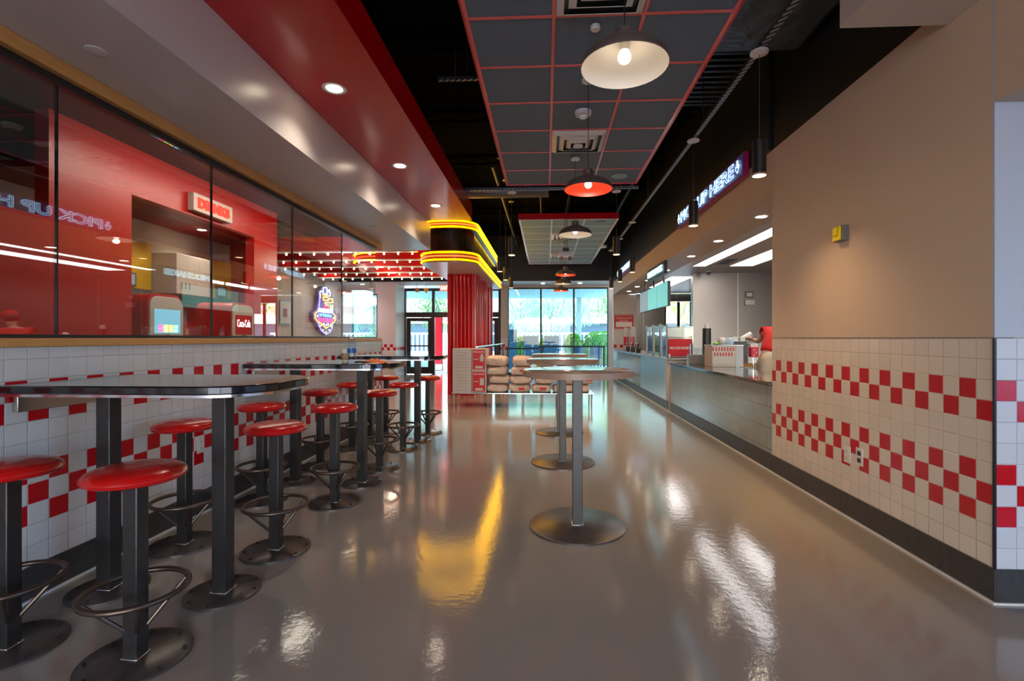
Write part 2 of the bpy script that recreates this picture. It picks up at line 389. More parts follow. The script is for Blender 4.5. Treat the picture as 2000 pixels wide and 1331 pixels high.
# ================================================================ SETTING
XL = -2.515; XR = 2.165; LEFT = -6.8; FAR = 17.0; DECK = 4.6
struct('floor', MB().box(LEFT - .3, 6.6, -3.7, FAR + .25, -.12, 0), 'floor')
struct('ground', MB().box(-60, 60, FAR + .26, 120, -.14, -.02).box(-60, 60, -40, -3.71, -.14, -.02), 'paving')
struct('sun_blocker', MB().box(4.76, 9.5, -9, 5, 3.0, 3.1).box(-10, 4.759, -9, -3.71, 3.1, 3.2), 'paint_white')  # unseen slabs added outside only to block direct sun
struct('ceiling', MB().box(-2.65, 6.4, -3.6, FAR, DECK, DECK + .15), 'deck')
# corrugated deck ribs are part of the roof
struct('ceiling_2', MB().box(LEFT, -2.66, -3.6, 15.7, 3.6, 3.75), 'paint_black')
# --- left low wall with tiles, wood cap, glazing
YE = 7.21
struct('wall_left', MB().box(XL - .13, XL, -3.5, YE + .13, 0, 1.236), 'tile_left')
struct('trim_1', MB().box(XL - .15, XL + .015, -3.5, YE + .13, 1.237, 1.28), 'wood_trim', bev=.004)
struct('trim_2', MB().box(XL - .12, XL + .02, -3.5, YE + .1, 2.645, 2.719), 'wood_trim', bev=.004)
struct('baseboard_left', MB().box(XL + .001, XL + .012, -3.5, YE + .13, 0.012, .166), 'base_tile')
struct('trim_3', MB().box(XL + .001, XL + .022, -3.5, YE + .13, 0.0, .011), 'white_plastic')
wn = sempty('window_1')
struct('window_frame', MB().box(XL - .08, XL - .02, -3.5, YE, 1.281, 1.299).box(XL - .08, XL - .02, -3.5, YE, 2.605, 2.644), 'bronze_frame', wn)
seams = [-3.5, 0.2, 1.3, ya(128, XL), ya(425, XL), ya(580, XL), ya(675, XL), YE]
for i in range(len(seams) - 1):
    struct('pane', MB().box(XL - .056, XL - .044, seams[i] + .003, seams[i + 1] - .003, 1.3, 2.604), 'glazing', wn)
for s in seams[1:-1]:
    struct('joint', MB().box(XL - .058, XL - .042, s - .0028, s + .0028, 1.3, 2.604), 'black_metal', wn)
# --- soffits over the left side
struct('soffit_white', MB().box(-2.66, -1.88, -3.5, yy(7.95, -2), 2.72, 3.139), 'paint_gloss_white')
struct('soffit_red', MB().box(-2.66, -1.16, -3.5, yy(7.68, -1.2), 3.14, 3.40), 'paint_red')
struct('wall_upper_left', MB().box(-2.80, -2.66, -3.5, 15.7, 3.401, DECK), 'paint_black')
# --- right side walls
struct('wall_right', MB().box(XR, XR + .16, RY + .0125, ya(1508, XR), .0, EYE), 'tile_right')
RB = ya(1508, XR); CE = ya(1310, XR)
struct('wall_right_upper', MB().box(XR, XR + .16, RY + .0125, RB, EYE + .004, 3.08).box(XR, XR + .16, -3.5, RY - .001, 2.42, 3.08), 'paint_warm')
struct('trim_4', MB().box(XR - .004, XR + .1, RY + .013, RB, EYE + .0005, EYE + .0035), 'dark_plastic')
struct('trim_5', MB().box(XR - .006, XR + .004, RY - .006, RY + .004, .166, EYE), 'black_metal')
struct('bulkhead_right', MB().box(XR, XR + .5, RB + .001, FAR - 1.3, 2.68, 3.08), 'paint_warm')
struct('bulkhead_black', MB().box(XR, XR + .5, -3.5, RB, 3.081, DECK).box(XR - .03, XR + .5, RB + .001, FAR - 1.3, 3.081, DECK), 'paint_black')
struct('wall_alcove', MB().box(XR, 4.6, RY, RY + .012, .0, EYE), 'tile_corner')
struct('wall_alcove_upper', MB().box(XR, 4.6, RY, RY + .012, EYE + .004, 3.0), 'paint_daylit')
struct('baseboard_right', MB().box(XR - .012, XR - .001, RY - .012, RB, .012, .166), 'base_tile')
struct('baseboard_alcove', MB().box(XR - .0, 4.6, RY - .012, RY - .001, .012, .166), 'base_tile_x')
struct('trim_6', MB().box(XR - .022, XR - .001, RY - .02, CE, 0, .011).box(XR, 4.6, RY - .022, RY - .012, 0, .011), 'white_plastic')
struct('soffit_corner', MB().box(1.60, 4.6, -3.5, yy(2.65, 1.6), 2.97, 3.6), 'paint_cream')
struct('soffit_kitchen', MB().box(XR + .501, 2.86, RY + .16, 15.6, 2.68, 2.80), 'paint_white')
struct('ceiling_kitchen', MB().box(2.861, 6.4, RY + .16, 15.6, 2.70, 2.82), 'paint_white')
YS_ = 15.85
struct('wall_kitchen_back', MB().box(6.3, 6.45, RY, YS_, 0, 2.7), 'steel')
YK = yy(10.55, 4)
struct('wall_steel', MB().box(3.2, 6.29, YK, YK + .15, 0, 2.699), 'steel_wall')
YS = 15.7
struct('wall_kitchen_end', MB().box(XR, 2.90, YS, YS + .15, EYE + .002, 2.679).box(XR, 2.90, YS, YS + .15, 0, 0.98), 'paint_white')
tile_mat('tile_kitchen', 0, XR, (.72, .69, .67), 1)
struct('wall_kitchen_end_tile', MB().box(XR, 2.90, YS, YS + .15, .981, EYE), 'tile_kitchen')
struct('wall_kitchen_blue', MB().box(2.901, 3.78, YS, YS + .15, 0, 2.699).box(4.65, 6.29, YS, YS + .15, 0, 2.699).box(3.781, 4.649, YS, YS + .15, 2.45, 2.699).box(3.781, 4.649, YS, YS + .15, 0, .8), 'steel_wall')
wk = sempty('window_4'); struct('window_frame', MB().box(3.79, 3.84, YS + .03, YS + .1, .81, 2.44).box(4.59, 4.64, YS + .03, YS + .1, .81, 2.44).box(4.19, 4.27, YS + .03, YS + .1, .81, 2.44), 'bronze_frame', wk)
struct('pane', MB().box(3.841, 4.189, YS + .06, YS + .07, .81, 2.44).box(4.271, 4.589, YS + .06, YS + .07, .81, 2.44), 'clear_glass', wk)
# --- far end
struct('bulkhead_far', MB().box(-2.65, XR - .001, 15.7, 15.85, 3.131, DECK), 'paint_dark_blue')
struct('bulkhead_far_left', MB().box(LEFT, -2.66, 15.7, 15.85, 3.131, 3.6), 'paint_black')
struct('soffit_far', MB().box(LEFT, XR + .3, 15.86, FAR, 3.131, 3.3).box(LEFT, XR - .001, 15.7, 15.859, 3.12, 3.13), 'paint_white')
wx0, wx1 = xa(992, FAR), xa(1188, FAR)
struct('wall_far', MB().box(wx1, 2.9, FAR, FAR + .2, 0, 3.3).box(xa(978, FAR), wx0, FAR, FAR + .2, EYE, 3.3).box(wx0, wx1, FAR, FAR + .2, 3.05, 3.3), 'paint_cream')
struct('wall_far_tile', MB().box(xa(978, FAR), wx0, FAR, FAR + .2, 0, EYE - .001), 'tile_end')
w2 = sempty('window_2'); ms = [wx0, xa(1056.5, FAR), xa(1121, FAR), wx1]
fm = MB().box(wx0, wx1, FAR + .03, FAR + .13, 3.0, 3.05).box(wx0, wx1, FAR + .03, FAR + .13, 0, .07)
for x in ms: fm.box(x - .03, x + .03, FAR + .029, FAR + .131, .071, 2.999)
struct('window_frame', fm, 'bronze_frame', w2)
for i in range(3): struct('pane', MB().box(ms[i] + .031, ms[i + 1] - .031, FAR + .07, FAR + .08, .071, 2.999), 'tinted_glass', w2)
# entrance
dx0, dx1 = xa(787, FAR), xa(978, FAR) - .002
d1 = sempty('door_1'); fm = MB()
fm.box(dx0, dx1, FAR + .03, FAR + .15, 2.95, 3.05).box(dx0, dx1, FAR + .03, FAR + .15, 2.02, 2.2)
for x in (dx0 + .05, xa(843, FAR) + .05, xa(928, FAR), dx1 - .04): fm.box(x - .045, x + .045, FAR + .029, FAR + .151, 0, 2.95)
struct('door_frame', fm, 'bronze_frame', d1)
struct('transom_pane', MB().box(dx0 + .1, dx1 - .1, FAR + .08, FAR + .09, 2.201, 2.949), 'tinted_glass', d1)
def leaf(x0, x1):
    st = .14
    struct('door_leaf', MB().box(x0, x0 + st, FAR + .06, FAR + .11, .02, 2.0).box(x1 - st, x1, FAR + .06, FAR + .11, .02, 2.0).box(x0 + st, x1 - st, FAR + .06, FAR + .11, 1.88, 2.0)
           .box(x0 + st, x1 - st, FAR + .06, FAR + .11, .02, .26).box(x0 + st, x1 - st, FAR + .06, FAR + .11, .98, 1.03), 'bronze_frame', d1)
    struct('door_pane', MB().box(x0 + st, x1 - st, FAR + .08, FAR + .09, .261, .979).box(x0 + st, x1 - st, FAR + .08, FAR + .09, 1.031, 1.879), 'tinted_glass', d1)
leaf(xa(792, FAR) + .02, xa(843, FAR)); leaf(xa(928, FAR) + .06, dx1 - .09)
struct('wall_far_left', MB().box(LEFT, xa(687, 16) , 16, 16.15, EYE, 3.13).box(xa(737, 16), -5.0, 16, 16.15, EYE, 3.13).box(xa(687, 16), xa(737, 16), 16, 16.15, 2.76, 3.13).box(-5.0 - .15, -5.0, 16.151, FAR, EYE, 3.13), 'paint_white')
struct('wall_far_left_tile', MB().box(LEFT, -5.0, 16, 16.15, 0, EYE - .001).box(-5.15, -5.0, 16.151, FAR, 0, EYE - .001), 'tile_end')
w3 = sempty('window_3'); a, b = xa(687, 16), xa(737, 16)
struct('window_frame', MB().box(a, a + .04, 16.03, 16.1, EYE, 2.76).box(b - .04, b, 16.03, 16.1, EYE, 2.76).box(a + .04, b - .04, 16.03, 16.1, 2.72, 2.76), 'bronze_frame', w3)
struct('pane', MB().box(a + .041, b - .041, 16.06, 16.07, EYE, 2.719), 'tinted_glass', w3)
# --- back of the room behind the camera: shopfront glazing
struct('wall_back', MB().box(LEFT, -2.66, -3.7, -3.51, 0, 3.6).box(2.0, 6.4, -3.7, -3.51, 0, DECK).box(-2.659, 1.999, -3.7, -3.51, 3.0, DECK), 'paint_white')
wb = sempty('window_5'); struct('window_frame', MB().box(-2.6, -2.5, -3.65, -3.55, 0, 3.0).box(-.35, -.25, -3.65, -3.55, 0, 3.0).box(1.9, 1.99, -3.65, -3.55, 0, 3.0), 'bronze_frame', wb)
struct('pane', MB().box(-2.499, -.351, -3.61, -3.6, 0.01, 2.99).box(-.249, 1.899, -3.61, -3.6, .01, 2.99), 'cool_glass', wb)
struct('wall_right_alcove', MB().box(4.6, 4.75, -3.5, RY + .15, 0, .5).box(4.6, 4.75, -3.5, RY + .15, 2.8, 3.6), 'paint_white')
wa = sempty('window_6'); struct('window_frame', MB().box(4.66, 4.72, -3.5, -3.4, .5, 2.8).box(4.66, 4.72, -.5, -.4, .5, 2.8).box(4.66, 4.72, 2.5, 2.6, .5, 2.8), 'bronze_frame', wa); struct('pane', MB().box(4.68, 4.69, -3.399, -.501, .5, 2.8).box(4.68, 4.69, -.399, 2.499, .5, 2.8), 'blue_glass', wa)  # blue pane tint added to cool the daylight entering the alcove
light('portal_alcove', 'AREA', (4.59, -.5, 1.65), 1, (1, 1, 1), (0, R(90), 0), shape='RECTANGLE', size=2.3, size_y=5.8, portal=True)
# --- room beyond the glazing
for i_, bx_ in enumerate(((-5.15, -5.0, yy(4.9, -5), yy(5.88, -5), 0, 3.599), (-5.15, -5.0, yy(5.88, -5) + .001, yy(8.35, -5) - .001, 3.02, 3.599),
       (-5.15, -5.0, yy(8.35, -5), yy(9.05, -5), 0, 3.599), (-5.15, -5.0, -3.5, yy(4.9, -5) - .001, 0, 2.5), (-6.79, -5.16, yy(9.05, -5) + .15, yy(9.05, -5) + .3, 0, 3.599))):
    struct('wall_drinks', MB().box(*bx_), 'paint_red_wall')
NB = -6.0
struct('wall_niche', MB().box(NB - .1, NB, 4.6, 9.85, 2.0, 3.3), 'paint_cream')
struct('wall_niche_lower', MB().box(NB - .1, NB, 4.6, 9.85, 0, 1.86), 'paint_red_wall')
struct('trim_7', MB().box(NB - .1, NB + .02, 4.6, 9.85, 1.861, 1.999), 'grey_plastic')
struct('ceiling_niche', MB().box(NB, -5.151, 4.7, 8.9, 3.03, 3.1), 'paint_dark_red')
struct('wall_left_far', MB().box(LEFT - .15, LEFT, 9.2, 16.2, 0, 3.6), 'paint_cream')
struct('wall_left_dark', MB().box(LEFT - .15, LEFT, -3.5, 9.19, 0, 3.6), 'paint_dark_blue')
struct('partition_end', MB().box(XL - .13, XL, YE + .131, YE + .16, 0, 1.236), 'dark_plastic')

# ================================================================ NEON CANOPY, COLUMN, MARQUEE
def offset_path(inset, back=14.3):
    x0, x1, y0 = -2.46 + inset, -1.33 - inset, 9.15 + inset
    r = .46 - inset; P = [(x0, back)]
    for i in range(13):
        a = R(180 + 90 * i / 12); P.append((x0 + r + r * math.cos(a), y0 + r + r * math.sin(a)))
    for i in range(13):
        a = R(270 + 90 * i / 12); P.append((x1 - r + r * math.cos(a), y0 + r + r * math.sin(a)))
    P.append((x1, back)); return P
mat('drum_black', (.018, .013, .010), .22, coat=.4, var=.1)
mat('band_brown', (.10, .035, .012), .3, coat=.3)
t = thing('neon_canopy', 'black curved canopy wrapped with yellow and orange neon bands above the red fluted column', 'canopy')
obj('drum', MB().prism(offset_path(.09), 2.951, 3.379), 'drum_black', t)
obj('lower_band', MB().prism(offset_path(0), 2.745, 2.95), 'band_brown', t)
obj('underside', MB().prism(offset_path(.015), 2.725, 2.744), 'paint_gloss_white', t)
obj('upper_band', MB().prism(offset_path(.02), 3.38, 3.54), 'band_brown', t)
for z, m, l in ((2.775, 'neon_yellow', 'yellow neon tube'), (2.845, 'neon_orange', 'orange red neon tube'), (2.915, 'neon_yellow', 'yellow neon tube'),
             (3.405, 'neon_yellow', 'yellow neon tube'), (3.46, 'neon_orange', 'orange red neon tube'), (3.515, 'neon_yellow', 'yellow neon tube')):
    obj('neon_tube', MB().tube([(x, y, z) for x, y in offset_path(-.013 if z < 3.2 else .007)], .0125, 8), m, t, label=l)
# fluted column under it
def flute_outline(x0, x1, y0, y1, rc, pitch, amp):
    base = rrect(x0, x1, y0, y1, rc, 10)
    L_ = 0; segs = []
    n = len(base)
    for i in range(n):
        p, q = Vector(base[i]), Vector(base[(i + 1) % n]); segs.append((p, q, L_)); L_ += (q - p).length
    k = round(L_ / pitch); P = []
    per = 6
    for j in range(k * per):
        s = L_ * j / (k * per)
        for p, q, l0 in segs:
            if l0 <= s <= l0 + (q - p).length + 1e-9:
                d = (q - p).normalized(); f = (s - l0); pt = p + d * f; nrm = Vector((d.y, -d.x)); break
        ph = (j % per) / per
        P.append(tuple(pt + nrm * (amp * math.sin(PI * ph))))
    return P
for cy0, cy1, l in ((10.86, 11.55, 'tall glossy red fluted column under the neon canopy, nearest and widest looking'), (12.02, 12.9, 'red fluted column partly hidden behind the nearest one, second in line'), (13.75, 14.2, 'red fluted column farthest back in the line of three, a narrow strip')):
    t = thing('fluted_column', l, 'column', (-1.9, cy0, 0), group='red fluted columns under the neon canopy')
    obj('cladding', MB().prism([(x + 1.9, y - cy0) for x, y in flute_outline(-2.13, -1.575, cy0, cy1, .13, .086, .040)], .004, 2.724), 'paint_red', t)
    if cy0 < 11: obj('corner_trim', MB().box(-2.20 + 1.9, -2.13 + 1.9, -.06, .04, .003, 2.723), 'paint_red', t)
# marquee beams with bulbs
ORD = ['nearest', 'second nearest', 'middle', 'second farthest', 'farthest']
for k in range(5):
    Y = 9.55 + 1.02 * k; x0, x1 = -6.5, -2.55
    t = thing('marquee_beam', f'red beam lined with round bulbs under the dark ceiling, {ORD[k]} of the five', 'light beam', (0, Y, 0), group='red marquee beams with bulbs')
    obj('beam', MB().box(x0, x1, -.05, .05, 3.02, 3.30), 'paint_red_wall', t)
    obj('edge_strip', MB().box(x0, x1, -.058, .058, 2.995, 3.019), 'paint_gloss_white', t)
    b0 = None
    for i in range(14):
        x = x1 - .1 - .285 * i - (k % 2) * .05
        if b0 is None: b0 = obj('bulb', MB().sph((0, 0, -.024), .019, 12).cyl((0, 0, -.01), .012, .02, 10), 'bulb_glow', t, (x, 0, 2.985))
        else:
            c = b0.copy(); COL.objects.link(c); c.parent = t; c.location = (x, 0, 2.985)
for k in range(4): light('marquee_glow', 'POINT', (-4.2, 10.06 + 1.02 * k, 2.9), 9, WARM, shadow_soft_size=.1)

# ================================================================ STOOLS AND TABLES
def make_stool():
    t = thing('bar_stool', '', 'stool')
    obj('seat', MB().lathe([(.001, .712), (.15, .714), (.168, .722), (.174, .735), (.170, .748), (.155, .760), (.12, .771), (.06, .777), (.001, .778)], n=44), 'seat_red', t)
    obj('post', MB().box(-.03, .03, -.03, .03, .0125, .7115), 'gunmetal', t, bev=.004)
    obj('weld', MB().box(-.036, .036, -.036, .036, .0125, .019), 'chrome', t, bev=.003)
    n = 40
    obj('foot_ring', MB().tube([(.176 * math.cos(2 * PI * i / n), .176 * math.sin(2 * PI * i / n), .277) for i in range(n)], .0115, 10, True), 'brown_iron', t)
    for q in range(4):
        a = R(45 + 90 * q); c, s = math.cos(a), math.sin(a)
        obj('brace', MB().tube([(.166 * c, .166 * s, .272), (.036 * c, .036 * s, .125)], .0085, 8), 'brown_iron', t)
    bp = obj('base_plate', MB().lathe([(.192, 0), (.192, .010), (.189, .012)], n=56), 'gunmetal_plate', t)
    for q in range(8):
        a = R(22.5 + 45 * q); obj('bolt', MB().cyl((.168 * math.cos(a), .168 * math.sin(a), .0122), .008, .008, 6), 'black_metal', bp)
    return t
TY = [2.37, 4.22, 5.97]
stools = [
 (-2.215, 1.90, 'red stool at the left edge of the photo, nearest one against the tiled wall'),
 (-1.635, 1.865, 'red round stool in the front left foreground, aisle side, closest to the camera'),
 (-2.235, 2.91, 'red wall side stool just behind the nearest wall table'),
 (-1.625, 2.86, 'red aisle side stool just behind the nearest wall table'),
 (-2.235, 3.73, 'red wall side stool in front of the middle wall table'),
 (-1.635, 3.70, 'red aisle side stool in front of the middle wall table'),
 (-2.245, 4.75, 'red wall side stool just behind the middle wall table'),
 (-1.635, 4.72, 'red aisle side stool just behind the middle wall table'),
 (-2.235, 5.52, 'red wall side stool in front of the farthest wall table'),
 (-1.645, 5.54, 'red aisle side stool in front of the farthest wall table'),
 (-2.16, 6.50, 'red wall side stool behind the farthest wall table, nearly hidden'),
 (-1.59, 6.50, 'red aisle side stool behind the farthest wall table, last of the row')]
s0 = make_stool(); s0.location = (stools[0][0], stools[0][1], 0)
GS = 'red bar stools along the left wall'
s0['label'] = stools[0][2]; s0['group'] = GS
for x, y, l in stools[1:]: dup(s0, (x, y, 0), 0, l, GS)
def make_wall_table():
    t = thing('wall_table', '', 'bar table')
    P = rrect(-.88, .36, -.31, .40, .2, 8, (.27, .0, .0, .27))
    obj('tabletop', MB().prism(P, 1.028, 1.067), 'black_gloss', t, bev=.006)
    Q = rrect(-.875, .335, -.29, .38, .2, 8, (.25, .0, .0, .25))
    obj('metal_edge', MB().prism(Q, 1.014, 1.0275), 'chrome', t)
    for x, nm in ((.01, 0), (-.59, 1)):
        obj('post', MB().box(x - .036, x + .036, -.036, .036, .0125, 1.0135), 'gunmetal', t, bev=.004)
        obj('weld', MB().box(x - .043, x + .043, -.043, .043, .0125, .02), 'chrome', t, bev=.003)
        b = obj('base_plate', MB().lathe([(.172, 0), (.172, .010), (.169, .012)], (x, 0, 0), n=56), 'gunmetal_plate', t)
        for q in range(8):
            a = R(10 + 45 * q); obj('bolt', MB().cyl((x + .148 * math.cos(a), .148 * math.sin(a), .0122), .008, .008, 6), 'black_metal', b)
    obj('wall_bracket', MB().box(-.874, -.85, -.2, .2, .93, 1.0135).box(-.85, -.72, -.02, .02, .99, 1.0135), 'steel', t, bev=.002)
    return t
t0 = make_wall_table(); t0.location = (-1.63, TY[0], 0)
t0['label'] = 'nearest black wall table with two posts and rounded corners'; t0['group'] = 'black bar tables on the left wall'
dup(t0, (-1.63, TY[1], 0), 0, 'middle black wall table carrying a glass bottle and napkins', 'black bar tables on the left wall')
dup(t0, (-1.60, TY[2], 0), 0, 'farthest black wall table, near the end of the low tiled wall', 'black bar tables on the left wall')
def make_round():
    t = thing('round_table', '', 'high table')
    n = 64
    obj('tabletop', MB().lathe([(.366, 1.024), (.366, 1.066), (.362, 1.0675), (.001, 1.0675)], n=n), 'wood_top', t)
    obj('edge_band', MB().lathe([(.3661, 1.022), (.3735, 1.024), (.3735, 1.063), (.3661, 1.066)], n=n), 'wood_edge', t)
    obj('post', MB().box(-.034, .034, -.034, .034, .0145, 1.021), 'gunmetal', t, bev=.004)
    obj('weld', MB().box(-.041, .041, -.041, .041, .0145, .021), 'chrome', t, bev=.003)
    obj('top_plate', MB().box(-.14, .14, -.14, .14, 1.015, 1.0215), 'black_metal', t)
    obj('base_plate', MB().lathe([(.327, 0), (.327, .011), (.323, .014)], n=72), 'gunmetal_plate', t)
    return t
r0 = make_round(); GR = 'round wood topped high tables in the aisle'
r0.location = (.215, yy(3.32, .2), 0); r0['label'] = 'nearest round wood topped high table in the aisle'; r0['group'] = GR
dup(r0, (.175, yy(5.02, .2), 0), 0, 'middle round high table, behind the nearest one', GR)
dup(r0, (.185, yy(6.60, .2), 0), 0, 'farthest round high table, in front of the potato sacks', GR)

# things on the middle wall table
bt = thing('glass_bottle', 'clear swing top water bottle with a blue label on the middle wall table', 'bottle', (xa(687, 4.12), 4.12, 1.0675))
obj('body', MB().lathe([(.033, 0), (.036, .006), (.036, .135), (.030, .165), (.016, .185), (.0145, .205)], n=28), 'bottle_glass', bt)
obj('label', MB().shell([(.0367, .085), (.0367, .125)], n=28), 'blue_label', bt)
obj('stopper', MB().lathe([(.015, .206), (.018, .21), (.018, .222), (.010, .228), (.001, .229)], n=20), 'white_plastic', bt)
obj('wire_bail', MB().tube([(.036 * math.cos(R(a)), 0, .15 + .075 * math.sin(R(a))) for a in range(0, 181, 15)], .0022, 6), 'chrome', bt)
sc = thing('sunglasses_case', 'dark slim glasses case lying beside the bottle', 'case', (xa(706, 4.02), 4.0, 1.0675))
obj('shell', MB().sph((0, 0, .013), .05, 20, .26), 'dark_plastic', sc)
obj('tab', MB().box(.045, .085, -.006, .006, .008, .014), 'dark_plastic', sc, bev=.002)
def cloth(nx, ny, w_, d_, f):
    mb = MB(); vs = []; fs = []
    for j in range(ny + 1):
        for i in range(nx + 1):
            u, v = i / nx - .5, j / ny - .5; vs.append((u * w_, v * d_, f(u, v)))
    for j in range(ny):
        for i in range(nx): a = j * (nx + 1) + i; fs.append((a, a + 1, a + nx + 2, a + nx + 1))
    n = len(vs); vs2 = [(x, y, .001) for x, y, z in vs]
    bd = [i for i in range(nx + 1)] + [(j * (nx + 1) + nx) for j in range(1, ny + 1)] + [ny * (nx + 1) + i for i in range(nx - 1, -1, -1)] + [j * (nx + 1) for j in range(ny - 1, 0, -1)]
    fs2 = [tuple(reversed([q + n for q in f_])) for f_ in fs] + [(bd[k], bd[(k + 1) % len(bd)], bd[(k + 1) % len(bd)] + n, bd[k] + n)[::-1] for k in range(len(bd))]
    return mb.add(vs + vs2, fs + fs2)
tag(obj('napkin', cloth(14, 10, .17, .12, lambda u, v: .006 + .030 * max(0, 1 - 4 * (u + .1) ** 2) * (1 - 2 * v * v) + .006 * math.sin(19 * u + 7 * v)), 'orange_cloth', None, (xa(735, 4.08), 4.08, 1.0675)),
    'crumpled orange napkin at the rounded end of the middle wall table', 'napkin')
tag(obj('menu_card', cloth(8, 6, .17, .10, lambda u, v: .004 + .003 * math.sin(9 * u)), 'white_paper', None, (xa(722, 3.98), 3.995, 1.0675)), 'pale folded paper under the orange napkin', 'paper')
cu = thing('cardboard_cup', 'brown paper cup with dark sleeve left of the glass bottle', 'cup', (xa(674, 4.40), 4.40, 1.0675))
obj('cup_body', MB().lathe([(.027, 0), (.038, .105), (.040, .11)], n=24), 'white_paper', cu)
obj('sleeve', MB().shell([(.0285, .012), (.0355, .075)], n=24), 'carton_brown', cu)

# ================================================================ SUSPENDED CEILINGS
def cloud(name, label, x0, x1, y1, rows, z, panel, gridm, fascia, rev=False):
    P = .6096; y0 = y1 - rows * P
    t = thing(name, label, 'suspended ceiling', (x0, y0, z))
    W_ = x1 - x0; D_ = y1 - y0
    obj('panel', MB().box(.01, W_ - .01, .01, D_ - .01, .006, .03), panel, t, smooth=False)
    g = MB()
    for i in range(1, 3): g.box(W_ * i / 3 - .012, W_ * i / 3 + .012, .03, D_ - .03, 0, .0058)
    for j in range(1, rows): g.box(.03, W_ - .03, j * P - .012, j * P + .012, 0.0004, .0057)
    g.box(0, .029, 0, D_, -.001, .0056).box(W_ - .029, W_, 0, D_, -.001, .0056).box(.029, W_ - .029, 0, .029, -.001, .0056).box(.029, W_ - .029, D_ - .029, D_, -.001, .0056)
    obj('grid', g, gridm, t, smooth=False)
    obj('fascia', MB().box(-.012, -.001, -.012, D_ + .012, -.004, .11).box(W_ + .001, W_ + .012, -.012, D_ + .012, -.004, .11).box(-.001, W_ + .001, -.012, -.001, -.004, .11).box(-.001, W_ + .001, D_ + .001, D_ + .012, -.004, .11), fascia, t, smooth=False)
    w_ = MB()
    for x in (.1, W_ - .1):
        for y in (.2, D_ / 2, D_ - .2): w_.tube([(x, y, .03), (x, y, DECK - z - .002)], .004, 6)
    obj('hanger_wire', w_, 'black_metal', t)
    return t
CZ = 3.485
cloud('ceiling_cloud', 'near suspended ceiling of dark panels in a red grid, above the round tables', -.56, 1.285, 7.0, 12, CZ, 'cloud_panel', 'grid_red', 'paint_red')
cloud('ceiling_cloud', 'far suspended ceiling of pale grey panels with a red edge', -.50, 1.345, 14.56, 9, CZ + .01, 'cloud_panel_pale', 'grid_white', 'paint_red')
def diffuser(x, y, z, label):
    t = thing('air_diffuser', label, 'air vent', (x, y, z), group='square ceiling air diffusers')
    for h_, dz in ((.29, .002), (.21, .010), (.13, .018)):
        m = MB(); a = h_; b = h_ - .05
        v = [(sx * a, sy * a, -.001 - dz + .002) for sx, sy in ((-1, -1), (1, -1), (1, 1), (-1, 1))] + [(sx * b, sy * b, -dz - .03) for sx, sy in ((-1, -1), (1, -1), (1, 1), (-1, 1))]
        v += [(p[0], p[1], p[2] + .004) for p in v]
        f = []
        for i in range(4):
            j = (i + 1) % 4; f += [(i, j, j + 4, i + 4), (i + 8, i + 12, j + 12, j + 8), (i, i + 8, j + 8, j), (i + 4, j + 4, j + 12, i + 12)]
        obj('louver_ring', m.add(v, f), 'white_plastic', t, smooth=False)
    obj('centre_cap', MB().cyl((0, 0, -.056), .055, .02, 24), 'white_plastic', t)
    obj('backing', MB().box(-.285, .285, -.285, .285, -.0009, -.0002), 'black_metal', t, smooth=False)
    return t
diffuser(.36, 7.0 - .6096 * 2.5, CZ - .002, 'square air diffuser in the middle of the near ceiling, beyond the fire detector')
diffuser(.36, 7.0 - .6096 * 6.5, CZ - .002, 'square air diffuser at the top edge of the photo')
diffuser(.42, 14.56 - .6096 * 6.5, CZ + .008, 'nearer small square diffuser in the far pale ceiling')
diffuser(.42, 14.56 - .6096 * 2.5, CZ + .008, 'farther small square diffuser in the far pale ceiling')
def disc(name, x, y, z, r, h_, label, cat, m='white_plastic', group=None):
    o = obj(name, MB().lathe([(r * .8, -h_), (r, -h_ * .7), (r, 0)], n=32), m, None, (x, y, z)); return tag(o, label, cat, group)
disc('ceiling_speaker', 1.0, 6.66, CZ - .002, .11, .008, 'round flush speaker at the far end of the near ceiling', 'speaker', 'cloud_panel_pale')
disc('ceiling_speaker', 1.05, 9.35, CZ + .008, .11, .008, 'round flush speaker at the front of the far pale ceiling', 'speaker', 'cloud_panel_pale')
disc('ceiling_sensor', xa(1163, 3.45), 3.45, CZ - .002, .035, .03, 'small white ceiling sensor beside the nearest pendant', 'sensor')
disc('smoke_detector', xa(1178, 11.7), 11.7, CZ + .008, .09, .05, 'round white detector on the far pale ceiling', 'smoke detector')
fd = thing('fire_strobe', 'white round ceiling fire alarm with clear strobe, above the second pendant', 'fire alarm', (xa(1139, 4.75), 4.75, CZ - .002))
obj('base', MB().lathe([(.05, -.04), (.075, -.034), (.082, -.012), (.082, 0)], n=32), 'white_plastic', fd)
obj('strobe_lens', MB().box(-.035, .035, -.03, .03, -.072, -.041), 'clear_glass', fd, bev=.004)
obj('reflector', MB().box(-.025, .025, -.02, .02, -.062, -.0405), 'chrome', fd)
tx = text_mb('FIRE', .05, .013, 0); obj('lettering', tx.xf(Matrix.Rotation(R(180), 4, 'X')).off((0, -.057, -.0375)), 'label_red', fd, smooth=False)

